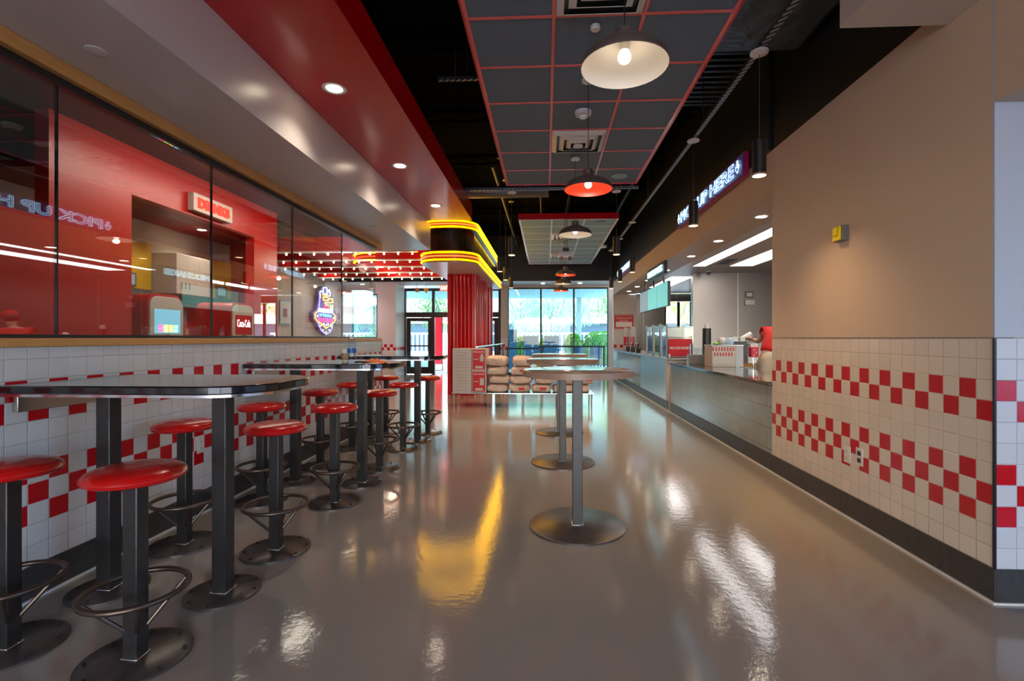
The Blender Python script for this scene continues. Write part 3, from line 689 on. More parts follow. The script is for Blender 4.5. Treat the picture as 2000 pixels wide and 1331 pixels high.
# ================================================================ PENDANTS
def make_pendant(inner, ztop):
    t = thing('pendant_lamp', '', 'pendant lamp')
    o_ = [(.2, 0), (.2035, .004), (.200, .02), (.188, .045), (.165, .068), (.130, .086), (.090, .100), (.060, .112), (.046, .120), (.044, .165), (.036, .172), (.001, .173)]
    obj('shade', MB().shell(o_), 'shade_metal', t)
    obj('shade_lining', MB().shell([(.2, .0005), (.1965, .02), (.184, .043), (.161, .065), (.126, .082), (.086, .096), (.05, .108), (.001, .11)]), inner, t)
    obj('socket', MB().cyl((0, 0, .075), .022, .034, 20), 'shade_white', t)
    obj('bulb', MB().sph((0, 0, .045), .031, 20), 'lamp_bulb', t)
    obj('cord', MB().tube([(0, 0, .173), (0, 0, ztop - .022)], .003, 6), 'black_metal', t)
    obj('ceiling_rose', MB().lathe([(.02, ztop - .03), (.055, ztop - .022), (.055, ztop - .001)], n=28), 'white_plastic', t)
    return t
PZ = 2.54
pw = make_pendant('shade_white', CZ - PZ - .003); pr = make_pendant('shade_red', CZ - PZ - .003)
pend = [(.365, yy(2.26, .36), 'w', 'large brushed pendant lamp with white lining, nearest, at the top of the photo'),
        (.36, yy(4.13, .36), 'r', 'brushed pendant with glowing red lining, second nearest'),
        (.36, yy(5.94, .36), 'w', 'brushed pendant with white lining, third, under the end of the near ceiling'),
        (.40, yy(9.80, .40), 'r', 'brushed pendant with red lining, fourth, below the far pale ceiling'),
        (.405, yy(11.4, .40), 'w', 'brushed pendant with white lining, second farthest of the row'),
        (.41, yy(13.1, .40), 'r', 'brushed pendant with red lining, farthest, in front of the window')]
used = {'w': False, 'r': False}; GP = 'metal shade pendants over the aisle'
for x, y, k, l in pend:
    p = pw if k == 'w' else pr
    if not used[k]: used[k] = True; p.location = (x, y, PZ); p['label'] = l; p['group'] = GP
    else: p = dup(p, (x, y, PZ + (.01 if y > 8 else 0)), 0, l, GP)
    light('pendant_light', 'POINT', (x, y, PZ - .02), .25 if k == 'w' else 2.0, WARM, shadow_soft_size=.03)
def make_can(drop):
    t = thing('cylinder_pendant', '', 'pendant lamp')
    obj('can', MB().shell([(.046, 0), (.05, 0), (.05, .26), (.045, .265), (.001, .266)], n=28), 'black_metal', t)
    obj('trim_ring', MB().lathe([(.0505, .0), (.052, .006), (.0505, .014)], n=28), 'wood_edge', t)
    obj('lens', MB().cyl((0, 0, -.002), .047, .005, 24), 'can_glow', t)
    obj('cord', MB().tube([(0, 0, .266), (0, 0, drop)], .0028, 6), 'strut_metal', t)
    obj('canopy', MB().lathe([(.02, drop - .02), (.065, drop - .012), (.065, drop)], n=24), 'white_plastic', t)
    return t
can_long = None; can = make_can(.93); GC = 'slim black cylinder pendants'
cans = [(1.60, yy(3.65, 1.6), 'black cylinder pendant beside the end arrow of the pick up sign'),
        (1.60, yy(5.28, 1.6), 'black cylinder pendant in front of the letters of the pick up sign'),
        (1.60, yy(9.0, 1.6), 'small cylinder pendant beside the order here sign'),
        (1.60, yy(10.5, 1.6), 'small cylinder pendant hanging before the far end of the order here sign'),
        (1.60, yy(11.9, 1.6), 'farthest cylinder pendant on the right side'),
        (1.03, yy(7.1, 1.03), 'cylinder pendant with orange glow beside the far pale ceiling, right'),
        (-.50, yy(7.15, -.5), 'cylinder pendant hanging left of the far pale ceiling'),
        (-.84, yy(8.9, -.84), 'cylinder pendant touching the neon band edge in view'),
        (-.84, yy(10.2, -.84), 'cylinder pendant on the left, second from the window'),
        (-.84, yy(11.8, -.84), 'lowest looking cylinder pendant left, nearest the window')]
for i, (x, y, l) in enumerate(cans):
    if x < -.6:
        if can_long is None: can_long = make_can(DECK - 2.5 - .003); can_long.location = (x, y, 2.5); can_long['label'] = l; can_long['group'] = GC
        else: dup(can_long, (x, y, 2.50), 0, l, GC)
    elif i == 0: p = can; p.location = (x, y, 2.50); p['label'] = l; p['group'] = GC
    else: dup(can, (x, y, 2.50), 0, l, GC)
    light('can_light', 'SPOT', (x, y, 2.49), 42, (1, .66, .36), spot_size=R(115), spot_blend=1.0, shadow_soft_size=.04)
# twin head emergency light
em = thing('emergency_light', 'white twin head emergency light hanging under the far pale ceiling', 'emergency light', (xa(1105, 7.9), 7.9, 2.60))
obj('housing', MB().box(-.12, .12, -.05, .05, 0, .08), 'white_plastic', em, bev=.01)
obj('top_box', MB().box(-.05, .05, -.04, .04, .081, .14), 'black_metal', em)
obj('stem', MB().tube([(-.02, 0, .141), (-.02, 0, DECK - 2.602)], .004, 6).tube([(.02, 0, .141), (.02, 0, DECK - 2.602)], .004, 6), 'black_metal', em)
for x in (-.07, .07): obj('lamp_head', MB().sph((x, -.02, -.035), .038, 16), 'wood_edge', em)
# ceiling services in the dark
def strut(label, x, y, z, lx, ly):
    t = thing('channel_strut', label, 'metal strut', (x, y, z))
    obj('channel', MB().box(0, lx, 0, ly, .012, .04), 'strut_metal', t, smooth=False)
    obj('slotted_face', MB().box(0, lx, 0, ly, .004, .0118), 'slotted', t, smooth=False)
    for f in (.36, .6, .9): obj('threaded_rod', MB().tube([(lx * f if lx > ly else lx / 2, ly * f if ly > lx else ly / 2, .04), (lx * f if lx > ly else lx / 2, ly * f if ly > lx else ly / 2, DECK - z - .003)], .005, 6), 'strut_metal', t)
strut('long slotted metal channel running along the right side, carrying cylinder pendants', 1.58, 1.0, 3.432, .041, 11.2)
strut('slotted channel crossing below the gap between both suspended ceilings', -1.12, 7.05, 3.43, 2.45, .041)
strut('short slotted channel above the grille right of the near ceiling', 1.44, 4.85, 4.0, .041, 1.2)
strut('thin channel high in the dark left of the near ceiling, upper one', -1.1, 4.9, 3.9, .5, .03)
tag(obj('wrapped_duct', MB().box(1.30, 2.13, 1.2, 4.2, 3.68, 4.599), 'duct_foil', bev=.06), 'foil wrapped rectangular duct at the top right of the dark ceiling', 'duct')
def duct(label, pts, r):
    t = thing('round_duct', label, 'duct'); obj('pipe', MB().tube(pts, r, 20), 'duct_metal', t)
    for p in (pts[0], pts[-1])[:1 if pts[0][0] == pts[-1][0] else 2]: obj('strap', MB().box(p[0] - .01, p[0] + .01, p[1] - .015, p[1] + .015, p[2] + r * .9, DECK - .003), 'strut_metal', t)
duct('round duct crossing behind the near suspended ceiling', [(-1.9, 8.35, 3.80), (.05, 8.35, 3.80)], .10)
duct('short thick round duct hanging behind the end of the near ceiling', [(-.2, 7.75, 3.95), (-.2, 7.75, 4.59)], .17)
for i, (x, y0, y1, z) in enumerate([(-.9, 8.2, 15.5, 4.2), (-.1, 8.6, 15.5, 4.3), (.5, 8.2, 15.5, 4.25), (1.75, 4.4, 15.5, 4.4)]):
    tag(obj('ceiling_pipe', MB().tube([(x, y0, z), (x, y1, z)], .035, 10), 'strut_metal'), ['ceiling pipe running back on the left of the far ceiling', 'ceiling pipe above the left part of the far ceiling', 'ceiling pipe above the middle of the far ceiling', 'ceiling pipe high above the right channel'][i], 'pipe')
for i in range(8):
    y = 1.8 + 1.75 * i
    o = obj('roof_joist', MB().box(-2.6, 2.1, y - .03, y + .03, 4.42, 4.46).box(-2.6, 2.1, y - .03, y + .03, 4.56, 4.597).tube([(-2.6 + .235 * q, y, 4.46 if q % 2 else 4.56) for q in range(21)], .012, 6), 'deck')
    o['kind'] = 'structure'
gr = thing('return_air_grille', 'dark slatted grille high to the right of the near ceiling', 'air vent', (1.35, 4.9, 4.15))
obj('frame', MB().box(-.05, .75, 0, .04, 0, .04).box(-.05, .75, 1.16, 1.2, 0, .04), 'strut_metal', gr)
m = MB()
for i in range(10): m.box(-.05, .75, .08 + .11 * i, .12 + .11 * i, 0, .02)
obj('slats', m, 'strut_metal', gr)

# ================================================================ DOWNLIGHTS
def downlight(x, y, z, label, group, e=22, r=.06, first=[None]):
    if first[0] is None:
        t = thing('downlight', label, 'downlight', (x, y, z), group=group)
        obj('trim_ring', MB().shell([(.060, -.001), (.084, -.004), (.088, -.0005)], n=36), 'white_plastic', t)
        obj('lens', MB().cyl((0, 0, -.0016), .060, .001, 32), 'lamp_glow', t)
        first[0] = t
    else: t = dup(first[0], (x, y, z), 0, label, group)
    light('downlight_beam', 'SPOT', (x, y, z - .012), e, WARM2, spot_size=R(120), spot_blend=.8, shadow_soft_size=.05)
G1 = 'downlights in the red soffit'
for px, py, l in ((653, 173, 'nearest downlight in the glossy red soffit'), (781, 324, 'middle downlight in the glossy red soffit'), (851, 402, 'farthest downlight in the red soffit, by the yellow neon')):
    zc = F * (3.14 - EYE) / (661 - py); X = (px - 1066) * zc * C_ / F; downlight(X, yy(zc, X), 3.139, l, G1, 26)
G2 = 'downlights over the service counter'
for i, zc in enumerate((5.6, 7.0, 8.3, 10.0, 11.8, 13.2, 14.5)):
    downlight(2.48, yy(zc, 2.48), 2.679, 'downlight in the soffit over the counter, ' + ['nearest', 'second', 'third', 'fourth, behind the milkshakes sign', 'fifth', 'sixth', 'farthest'][i] + ' of the row', G2, 16)
for i, (x, y, z) in enumerate(((-.1, 16.4, 3.119), (1.15, 16.4, 3.119))):
    downlight(x, y, z, ['left', 'right'][i] + ' small downlight just above the far window', 'downlights above the far window', 10)
downlight(-5.55, 7.6, 3.029, 'downlight inside the drinks recess behind the glass', 'downlight of the drinks recess', 45)
for i, (x, y) in enumerate(((-6.1, 11.5), (-6.1, 13.3), (-6.1, 15.1))):
    light('wall_washer', 'SPOT', (x, y, 3.5), 40, WARM2, spot_size=R(110), spot_blend=.8, shadow_soft_size=.05)
light('drinks_wash', 'AREA', (-4.0, 7.0, 3.5), 42, WARM2, (0, R(20), 0), shape='RECTANGLE', size=.3, size_y=4)
for i, (px, py, Xn) in enumerate(((187, 98, 0), (728, 443, 0))):
    zc = F * (2.72 - EYE) / (661 - py); X = (px - 1066) * zc * C_ / F
    disc('cover_plate', X, yy(zc, X), 2.719, .045, .006, ['round white cover plate on the cream soffit, near the camera', 'round white cover plate near the far end of the cream soffit'][i], 'cover plate')

# ================================================================ SIGNS
def sign_box(name, label, face, loc, w_, h_, dep, body, m_body, m_txt, tube, arrows=False, tw=.9, th=.6, m_side=None, group=None):
    """illuminated box sign: casing behind, outline neon letters in front"""
    t = thing(name, label, 'neon sign', loc, 0, group)
    put('casing', MB().box(-w_ / 2, w_ / 2, -h_ / 2, h_ / 2, 0, dep), m_body, face, (0, 0, 0), t, bev=.004)
    if m_side: put('rim', MB().box(-w_ / 2 - .012, w_ / 2 + .012, -h_ / 2 - .012, h_ / 2 + .012, 0.001, dep * .8), m_side, face, (0, 0, 0), t)
    put('lettering', text_mb(body, w_ * tw, h_ * th, outline=tube).off((0, 0, dep + .012)), m_txt, face, (0, 0, 0), t)
    if arrows:
        for s in (-1, 1):
            x = s * w_ * .455; a = h_ * .30; q = w_ * .018
            P = [(x - q * .35, a), (x + q * .35, a), (x + q * .35, -.1 * a), (x + q, .25 * a), (x + q, -.25 * a), (x, -a), (x - q, -.25 * a), (x - q, .25 * a), (x - q * .35, -.1 * a)]
            put('arrow', MB().tube([(u, v, dep + .012) for u, v in P], tube, 6, True), m_txt, face, (0, 0, 0), t)
    return t
X0 = XR - .03
ys0, ys1 = ya(1462, X0), ya(1331, X0)
sign_box('pick_up_sign', 'long neon sign reading PICK UP HERE on the black bulkhead', '-X', (X0 - .001, (ys0 + ys1) / 2, 3.125), ys1 - ys0, .23, .06, 'PICK UP HERE', 'sign_violet', 'neon_blue', .0032, True, .83, .70, 'sign_magenta')
ys0, ys1 = ya(1236, X0), ya(1210, X0)
sign_box('order_sign', 'far neon sign reading ORDER HERE on the black bulkhead', '-X', (X0 - .001, (ys0 + ys1) / 2, 3.125), ys1 - ys0, .23, .06, 'ORDER HERE', 'sign_violet', 'neon_blue', .004, True, .80, .62, 'sign_magenta')
ys0, ys1 = ya(1304, XR), ya(1270, XR)
t = sign_box('milkshakes_sign', 'black box sign with lit word MILKSHAKES below the bulkhead', '-X', (XR - .002, (ys0 + ys1) / 2, 2.555), ys1 - ys0, .23, .06, 'MILKSHAKES', 'sign_black', 'neon_blue', .004, False, .86, .52)
sign_box('drinks_sign', 'cream box sign with red lit word DRINKS on the red wall', '+X', (-4.998, (ya(366, -5) + ya(443, -5)) / 2, 3.20), ya(443, -5) - ya(366, -5), .25, .09, 'DRINKS', 'paint_cream', 'neon_red', .009, False, .80, .56)
# exit sign
t = thing('exit_sign', 'red EXIT sign hanging beside the top of the red column', 'exit sign', (xa(868, 15.85), 15.85, 2.93))
obj('casing', MB().box(-.15, .15, -.02, .02, -.10, .10), 'white_plastic', t, bev=.004)
obj('lit_face', MB().box(-.135, .135, -.024, -.0205, -.085, .085), 'exit_red', t)
put('lettering', text_mb('EXIT', .22, .12, 0).off((0, 0, .026)), 'neon_white', '-Y', (0, 0, 0), t, smooth=False)
obj('stem', MB().tube([(0, 0, .1005), (0, 0, .188)], .01, 8), 'white_plastic', t)
# big novelty neon sign on the cream wall beyond the glazing
t = thing('welcome_neon_sign', 'tall multicoloured neon sign with a hat outline on the cream wall behind the glass', 'neon sign', (LEFT + .005, (ya(602, LEFT) + ya(650, LEFT)) / 2, 2.10))
def L2(u, v): return ((u - 385) * .00300, (665 - v) * .001364)
def T_(pts, r, m, closed=False, name='neon_tube', z=.135, label=None): return put(name, MB().tube([L2(*p) + (z,) for p in pts], r, 7, closed), m, '+X', (0, 0, 0), t, label=label)
back = [(330, 120), (440, 120), (520, 190), (565, 330), (570, 600), (640, 700), (650, 860), (585, 960), (530, 1090), (400, 1205), (280, 1110), (220, 970), (135, 870), (130, 730), (205, 650), (240, 400), (250, 240)]
put('backboard', MB().prism([L2(*p) for p in back][::-1], 0, .12), 'sign_violet', '+X', (0, 0, 0), t, smooth=False)
T_([(232, 930), (250, 1010), (300, 1100), (400, 1180), (490, 1120), (535, 1030), (550, 930)], .012, 'neon_violet', label='violet border tube')
T_([(262, 330), (255, 480), (240, 600)], .012, 'neon_violet', label='violet border tube')
T_([(270, 390), (262, 260), (290, 235), (330, 270), (335, 150), (370, 140), (410, 140), (430, 260), (400, 285), (350, 285)], .010, 'neon_white', label='white hat outline tube')
T_([(430, 250), (465, 170), (495, 250), (480, 320)], .010, 'neon_white', label='white hat outline tube')
T_([(320, 310), (440, 310), (430, 350), (330, 360), (340, 430), (440, 420), (460, 370), (545, 365), (545, 450), (450, 470), (370, 480), (400, 530), (450, 520)], .016, 'neon_gold', label='gold tube figure')
T_([(500, 500), (500, 610), (545, 610), (545, 500)], .012, 'neon_lime', label='yellow green tube')
T_([(345, 560), (430, 560), (430, 595), (345, 590)], .012, 'neon_red')
for i, ch in enumerate('WELCOME'):
    x = 255 + 48 * i
    c_ = L2(x, 655); put('roundel', MB().lathe([(.001, .121), (.062, .121), (.062, .127), (.001, .127)], (c_[0], c_[1], 0), 20), 'neon_white', '+X', (0, 0, 0), t)
    g_ = text_mb(ch, None, .062, 0); put('letter', g_.off((c_[0], c_[1], .1285)), 'neon_red', '+X', (0, 0, 0), t, smooth=False)
c_ = L2(390, 752); put('script_lettering', text_mb('to Fabulous', .80, .10, 0).off((c_[0], c_[1], .128)), 'neon_cyan', '+X', (0, 0, 0), t, smooth=False)
c_ = L2(395, 868); put('lettering', text_mb('FIVE GUYS', .98, .13, 0, font_offset=.02).off((c_[0], c_[1], .128)), 'neon_pink', '+X', (0, 0, 0), t, smooth=False)
T_([(215, 690), (165, 740), (160, 830), (215, 910), (290, 940), (395, 1050), (510, 950), (590, 890), (615, 820), (610, 750), (570, 700)], .013, 'neon_gold', label='gold border tube')
for u, v, m in ((350, 950, 'neon_white'), (400, 975, 'neon_white'), (440, 945, 'neon_white'), (285, 990, 'neon_lime'), (330, 1090, 'neon_lime'), (400, 1130, 'neon_lime'), (470, 1085, 'neon_lime'), (515, 1000, 'neon_lime'), (215, 790, 'neon_white'), (575, 800, 'neon_white')):
    c_ = L2(u, v); put('bulb', MB().sph((c_[0], c_[1], .13), .024, 10), m, '+X', (0, 0, 0), t)
light('sign_glow', 'POINT', (LEFT + .5, 14.5, 2.1), 12, (.7, .6, 1), shadow_soft_size=.3)
for (y, z, l) in ((12.35, 1.95, 'framed picture on the cream wall behind the glass, nearer'), (15.6, 2.0, 'framed picture on the cream wall just past the neon sign')):
    p = thing('framed_picture', l, 'picture', (LEFT + .002, y, z))
    put('frame', MB().box(-.25, .25, -.3, .3, 0, .03), 'steel', '+X', (0, 0, 0), p, bev=.004)
    put('print', MB().box(-.21, .21, -.26, .26, .0301, .032), 'white_paper', '+X', (0, 0, 0), p)
    put('print_block', MB().box(-.12, .08, -.12, .10, .0321, .0335), 'ink_pink', '+X', (0, 0, 0), p)

# ================================================================ DRINKS RECESS
ct = thing('drinks_counter', 'red counter of the drinks recess behind the glass', 'counter', (-5.35, 7.1, 0))
obj('cabinet', MB().box(-.5, .34, -1.42, .97, 0, .88), 'paint_dark_red', ct)
obj('countertop', MB().box(-.52, .38, -1.43, .98, .881, .92), 'granite', ct, bev=.004)
def machine(y, scr, label, word=None):
    t = thing('drinks_machine', label, 'drinks machine', (-5.0, y, .921), group='touch screen drinks machines')
    W_ = .30; H_ = .93
    pr = rrect(-W_, W_, 0, H_, .1, 6, (.15, .15, .02, .02))
    put('body', MB().prism(pr, -.50, .06), 'paint_red_wall', '+X', (0, 0, 0), t)
    pf = rrect(-W_ + .025, W_ - .025, .03, H_ - .035, .1, 6, (.13, .13, .02, .02))
    put('front_panel', MB().prism(pf, .061, .085), 'paint_cream', '+X', (0, 0, 0), t, bev=.005)
    put('screen', MB().box(-.215, .215, .42, .73, .0851, .09), scr, '+X', (0, 0, 0), t)
    if word:
        put('lettering', text_mb(word, .34, .12, 0).off((0, .60, .0915)), 'neon_white', '+X', (0, 0, 0), t, smooth=False)
    else:
        for i in range(8): put('icon', MB().box(-.15 + .085 * (i % 4), -.085 + .085 * (i % 4), .44 + .05 * (i // 4), .48 + .05 * (i // 4), .0901, .092), ('neon_pink', 'neon_cyan', 'neon_gold', 'neon_lime')[(i * 3) % 4 if i else 0], '+X', (0, 0, 0), t)
    put('nozzle_ring', MB().lathe([(.075, .085), (.075, .105), (.055, .110), (.001, .110)], (0, .335, 0), 28), 'chrome', '+X', (0, 0, 0), t)
    put('dispenser_button', MB().lathe([(.035, .1101), (.035, .118), (.001, .119)], (0, .335, 0), 20), 'screen_teal', '+X', (0, 0, 0), t)
    put('dispensing_bay', MB().box(-.2, .2, .06, .24, .0851, .088), 'dark_plastic', '+X', (0, 0, 0), t)
machine((ya(289, -4.93) + ya(358, -4.93)) / 2, 'screen_blue', 'red drinks machine with coloured icons on its screen, left')
machine((ya(452, -4.93) + ya(495, -4.93)) / 2, 'label_red', 'red drinks machine with a red logo screen, right', 'Coca-Cola')
for y0, y1, l in ((6.50, 7.10, 'yellow wall panel with grey display in the drinks recess, left'), (8.50, 9.15, 'yellow wall panel with grey display in the drinks recess, right')):
    t = thing('yellow_panel', l, 'wall panel', (NB + .001, (y0 + y1) / 2, 2.35))
    put('board', MB().box(-(y1 - y0) / 2, (y1 - y0) / 2, -.34, .34, 0, .02), 'yellow_paint', '+X', (0, 0, 0), t)
    put('display_frame', MB().box(-(y1 - y0) / 2 + .03, -(y1 - y0) / 2 + .30, -.32, -.12, .0201, .05), 'grey_plastic', '+X', (0, 0, 0), t, bev=.004)
    put('display', MB().box(-(y1 - y0) / 2 + .06, -(y1 - y0) / 2 + .27, -.29, -.15, .0501, .052), 'screen_grey', '+X', (0, 0, 0), t)
ia, ib = ya(345, -5.6), ya(415, -5.6)
t = thing('ice_cabinet', 'cream hanging cabinet between both drinks machines', 'cabinet', (NB + .001, (ia + ib) / 2, 1.96))
obj('cabinet', MB().box(0, .4, -(ib - ia) / 2, (ib - ia) / 2, 0, .62), 'paint_cream', t, bev=.008)
for i in range(3): obj('vent_slot', MB().box(.4005, .403, -.30 + .08 * i, -.28 + .08 * i, .08, .19), 'grey_plastic', t)

# ================================================================ SERVICE COUNTERS
t = thing('pickup_counter', 'low counter with grey tiled front and dark stone top at the pick up opening', 'counter', (XR, RB, 0))
LY = CE - RB
obj('tiled_front', MB().box(0, .12, .002, LY - .06, .166, .8195).off((XR, RB, 0)), 'counter_tile', t, loc=(-XR, -RB, 0), smooth=False)
obj('wood_end', MB().box(.0, .12, LY - .059, LY, .166, .8195), 'wood_edge', t)
obj('countertop', MB().box(-.035, .62, .002, LY - .01, .82, .858), 'granite', t, bev=.006)
obj('back_cabinet', MB().box(.121, .60, .002, LY - .01, .0, .8195), 'steel', t)
obj('kick_tile', MB().box(-.010, -.001, .002, LY, .012, .166).off((XR, RB, 0)), 'base_tile', t, loc=(-XR, -RB, 0), smooth=False)
SY0, SY1 = CE + .16, 15.69; sp0, sp1 = ya(1302, XR), ya(1252, XR)
t = thing('order_counter', 'taller order counter behind the pick up counter, steel and tile front', 'counter', (XR, SY0, 0))
obj('tiled_front', MB().box(0, .1, sp1 + .001 - SY0, SY1 - SY0, .166, .885).off((XR, SY0, 0)), 'counter_tile', t, loc=(-XR, -SY0, 0), smooth=False)
obj('steel_panel', MB().box(-.012, .1, sp0 - SY0, sp1 - SY0, .166, .885), 'steel', t, bev=.003)
obj('end_cabinet', MB().box(0, .68, 0, .5, .0, .885), 'carton_white', t, bev=.004)
obj('drawer', MB().box(.12, .62, -.015, -.001, .70, .83), 'steel', t, bev=.003)
obj('kick_tile', MB().box(-.010, -.001, 0, SY1 - SY0, .012, .166).off((XR, SY0, 0)), 'base_tile', t, loc=(-XR, -SY0, 0), smooth=False)
obj('countertop', MB().box(-.03, .72, -.02, SY1 - SY0, .886, .92), 'steel', t, bev=.004)
obj('back_cabinet', MB().box(.101, .66, .501, SY1 - SY0, 0, .885), 'steel', t)
struct('trim_8', MB().box(XR - .022, XR - .011, CE + .005, SY1, 0, .011), 'white_plastic')
# milkshake machine with red board
ym = yy(8.95, 2.4)
t = thing('milkshake_station', 'steel and glass cabinet with a red MILKSHAKES board on the order counter', 'food station', (2.46, ym, .921))
obj('cabinet', MB().box(-.24, .24, .30, .60, 0, .56), 'steel', t, bev=.004)
obj('glass_front', MB().box(-.23, .23, .02, .03, .0, .56), 'clear_glass', t)
obj('frame', MB().box(-.25, -.235, .015, .31, 0, .57).box(.235, .25, .015, .31, 0, .57).box(-.235, .235, .015, .03, .561, .575), 'chrome', t)
rb = obj('red_board', MB().box(-.205, .205, -.012, -.002, .03, .345), 'label_red', t, bev=.002)
put('lettering', text_mb('MILKSHAKES', .37, .05, 0, font_offset=.015).off((0, .18, .0135)), 'white_paper', '-Y', (0, 0, 0), rb, smooth=False)
for x in (-.19, .19): obj('clip', MB().box(x - .018, x + .018, -.02, -.0125, .0, .07), 'white_plastic', rb)
obj('shelf', MB().box(-.2, .2, .04, .28, .38, .39), 'steel', t)
# glass guards along the counter
for i, (p0, p1) in enumerate(((1302, 1291), (1289, 1277), (1275, 1263))):
    a, b = ya(p0, 2.2), ya(p1, 2.2)
    t = thing('glass_guard', 'glass guard between steel posts on the order counter, ' + ['nearest', 'middle', 'farthest'][i], 'glass guard', (2.2, a, .921), group='glass guards on the order counter')
    obj('pane', MB().box(0, .006, .02, b - a - .02, .02, .60), 'clear_glass', t)
    for y in (.01, b - a - .01): obj('post', MB().box(-.012, .02, y - .01, y + .01, 0, .63), 'steel_dark', t)
# paper cup stacks and pump dispensers at the far end
for i in range(6):
    x = 2.30 + .09 * (i % 3); y = 13.2 + .35 * i
    t = thing('cup_stack', 'stack of pale striped cups at the far end of the order counter, ' + ['nearest', 'second', 'third', 'fourth', 'fifth', 'farthest'][i], 'cup stack', (x, y, .921), group='stacks of striped cups on the order counter')
    o_ = []
    for k in range(9): o_ += [(.036, .075 * k), (.043, .075 * k + .07)]
    obj('cups', MB().lathe(o_, n=18), 'carton_white', t); obj('stripe_band', MB().shell([(.0445, .15), (.0445, .40)], n=18), ('ink_pink', 'label_red')[i % 2], t)
for i in range(3):
    y = 11.9 + .75 * i
    t = thing('sauce_pump', 'black sauce pump on the order counter, ' + ['nearest', 'middle', 'farthest'][i] + ' of three', 'dispenser', (2.24, y, .921), group='black pumps on the order counter')
    obj('jar', MB().lathe([(.05, 0), (.055, .02), (.055, .13), (.03, .15)], n=20), 'dark_plastic', t)
    obj('pump_spout', MB().tube([(0, 0, .15), (0, 0, .22), (-.03, -.04, .24), (-.07, -.1, .20)], .014, 8), 'black_gloss', t)
# on the pick up counter
zc_ = 7.1
t = thing('ticket_station', 'cream counter cabinet with two rows of red slots on the pick up counter', 'cabinet', (2.64, yy(zc_, 2.6), .859))
obj('body', MB().box(-.21, .125, 0, .35, 0, .31), 'paint_cream', t, bev=.004)
obj('lid', MB().box(-.215, .24, -.006, .36, .311, .322), 'steel', t, bev=.002)
obj('steel_side', MB().box(.1255, .235, .0, .35, 0, .31), 'steel_dark', t)
for r_ in range(2):
    for i in range(8 if r_ == 0 else 7):
        x = -.195 + .041 * i + (.02 if r_ else 0); z = .26 - .075 * r_
        obj('slot', MB().prism(rrect(x - .008, x + .008, z - .028, z + .028, .0075, 4), .0, .004).xf(frame_m('-Y', (0, -.0005, 0))), 'label_red', t)
for i in range(8): obj('dot', MB().lathe([(.008, 0), (.008, .003), (.001, .003)], (-.195 + .041 * i, .03, 0), 10).xf(frame_m('-Y', (0, -.0005, 0))), 'ink_pink', t)
bz = .859 + .323; by = yy(zc_, 2.6)
tag(obj('green_cloth', MB().sph((0, 0, .018), .05, 16, .4), 'leaf_bright', None, (2.52, by + .1, bz)), 'small green cloth on the cream cabinet with red slots', 'cloth')
for i, x in enumerate((2.61, 2.73, 2.67)):
    tag(obj('snack_bag', MB().lathe([(.04, 0), (.055, .03), (.052, .08), (.03, .105), (.005, .11)], n=14), ('carton_white', 'screen_grey', 'white_paper')[i], None, (x - .02, by + .08 + .13 * (i == 2), bz)), ['pale', 'bluish', 'white'][i] + ' paper bundle on the cream cabinet with red slots', 'paper bundle')
t = thing('receipt_rack', 'dark wire rack with white slips on the steel side of the cabinet', 'rack', (2.83, by + .12, bz))
obj('rack', MB().box(-.07, .12, -.05, .05, 0, .05), 'dark_plastic', t)
for x in (-.03, .08): obj('slip', MB().box(x - .035, x + .035, -.01, -.004, .0505, .12), 'white_paper', t)
t = thing('cup_holder', 'steel holder with three stacks of clear cups on the pick up counter', 'cup holder', (2.42, yy(7.75, 2.4), .859))
obj('holder', MB().box(-.14, .13, 0, .12, 0, .16), 'steel_dark', t, bev=.003)
for i, x in enumerate((-.10, 0, .09)):
    s = thing('clear_cup_stack', ['left stack of clear cups in the steel holder, the tallest', 'middle stack of clear cups in the steel holder', 'right stack of clear cups in the steel holder'][i], 'cup stack', (2.42 + x, yy(7.75, 2.4) + .06, .859 + .161))
    obj('cups', MB().lathe([(.030, 0), (.038, .10 + (.07 if i == 0 else 0)), (.036, .102 + (.07 if i == 0 else 0)), (.028, .01)], n=20), 'bottle_glass', s)
t = thing('cup_tower', 'tall black cup dispenser with white cup on top', 'cup dispenser', (2.66, yy(8.05, 2.7), .859))
obj('tube', MB().cyl((0, 0, 0), .068, .585, 28), 'dark_plastic', t)
obj('top_cup', MB().lathe([(.045, .586), (.035, .65), (.034, .66), (.001, .66)], n=22), 'white_plastic', t)
t = thing('napkin_bin', 'red dotted bin of napkins hanging beside the cream cabinet', 'bin', (3.07, yy(7.2, 3.1), .98))
obj('bin', MB().box(-.055, .06, -.05, .05, .02, .17), 'label_red', t, bev=.008)
for q in ((-.01, .13), (.02, .09), (-.01, .05)): obj('dot', MB().lathe([(.009, 0), (.009, .003), (.001, .003)], (q[0], q[1], 0), 10).xf(frame_m('-Y', (0, -.051, 0))), 'white_plastic', t)
for i in range(3): obj('napkin', MB().box(-.05 + .035 * i, -.02 + .035 * i, -.03, .03, .171, .215), 'white_paper', t)
obj('leg', MB().tube([(0, 0, .0195), (0, 0, -.979)], .008, 8), 'chrome', t)
t = thing('prep_table', 'steel work table behind the pick up counter beside the crew member', 'work table', (3.35, yy(7.6, 3.3), 0))
obj('tabletop', MB().box(-.25, .9, .22, .80, .82, .86), 'wood_trim', t)
obj('steel_bin', MB().box(-.08, .30, .3, .7, .861, 1.2), 'steel_dark', t, bev=.01)
for x in (-.2, .85):
    for y in (.25, .77): obj('leg', MB().box(x - .02, x + .02, y - .02, y + .02, 0, .819), 'steel', t)
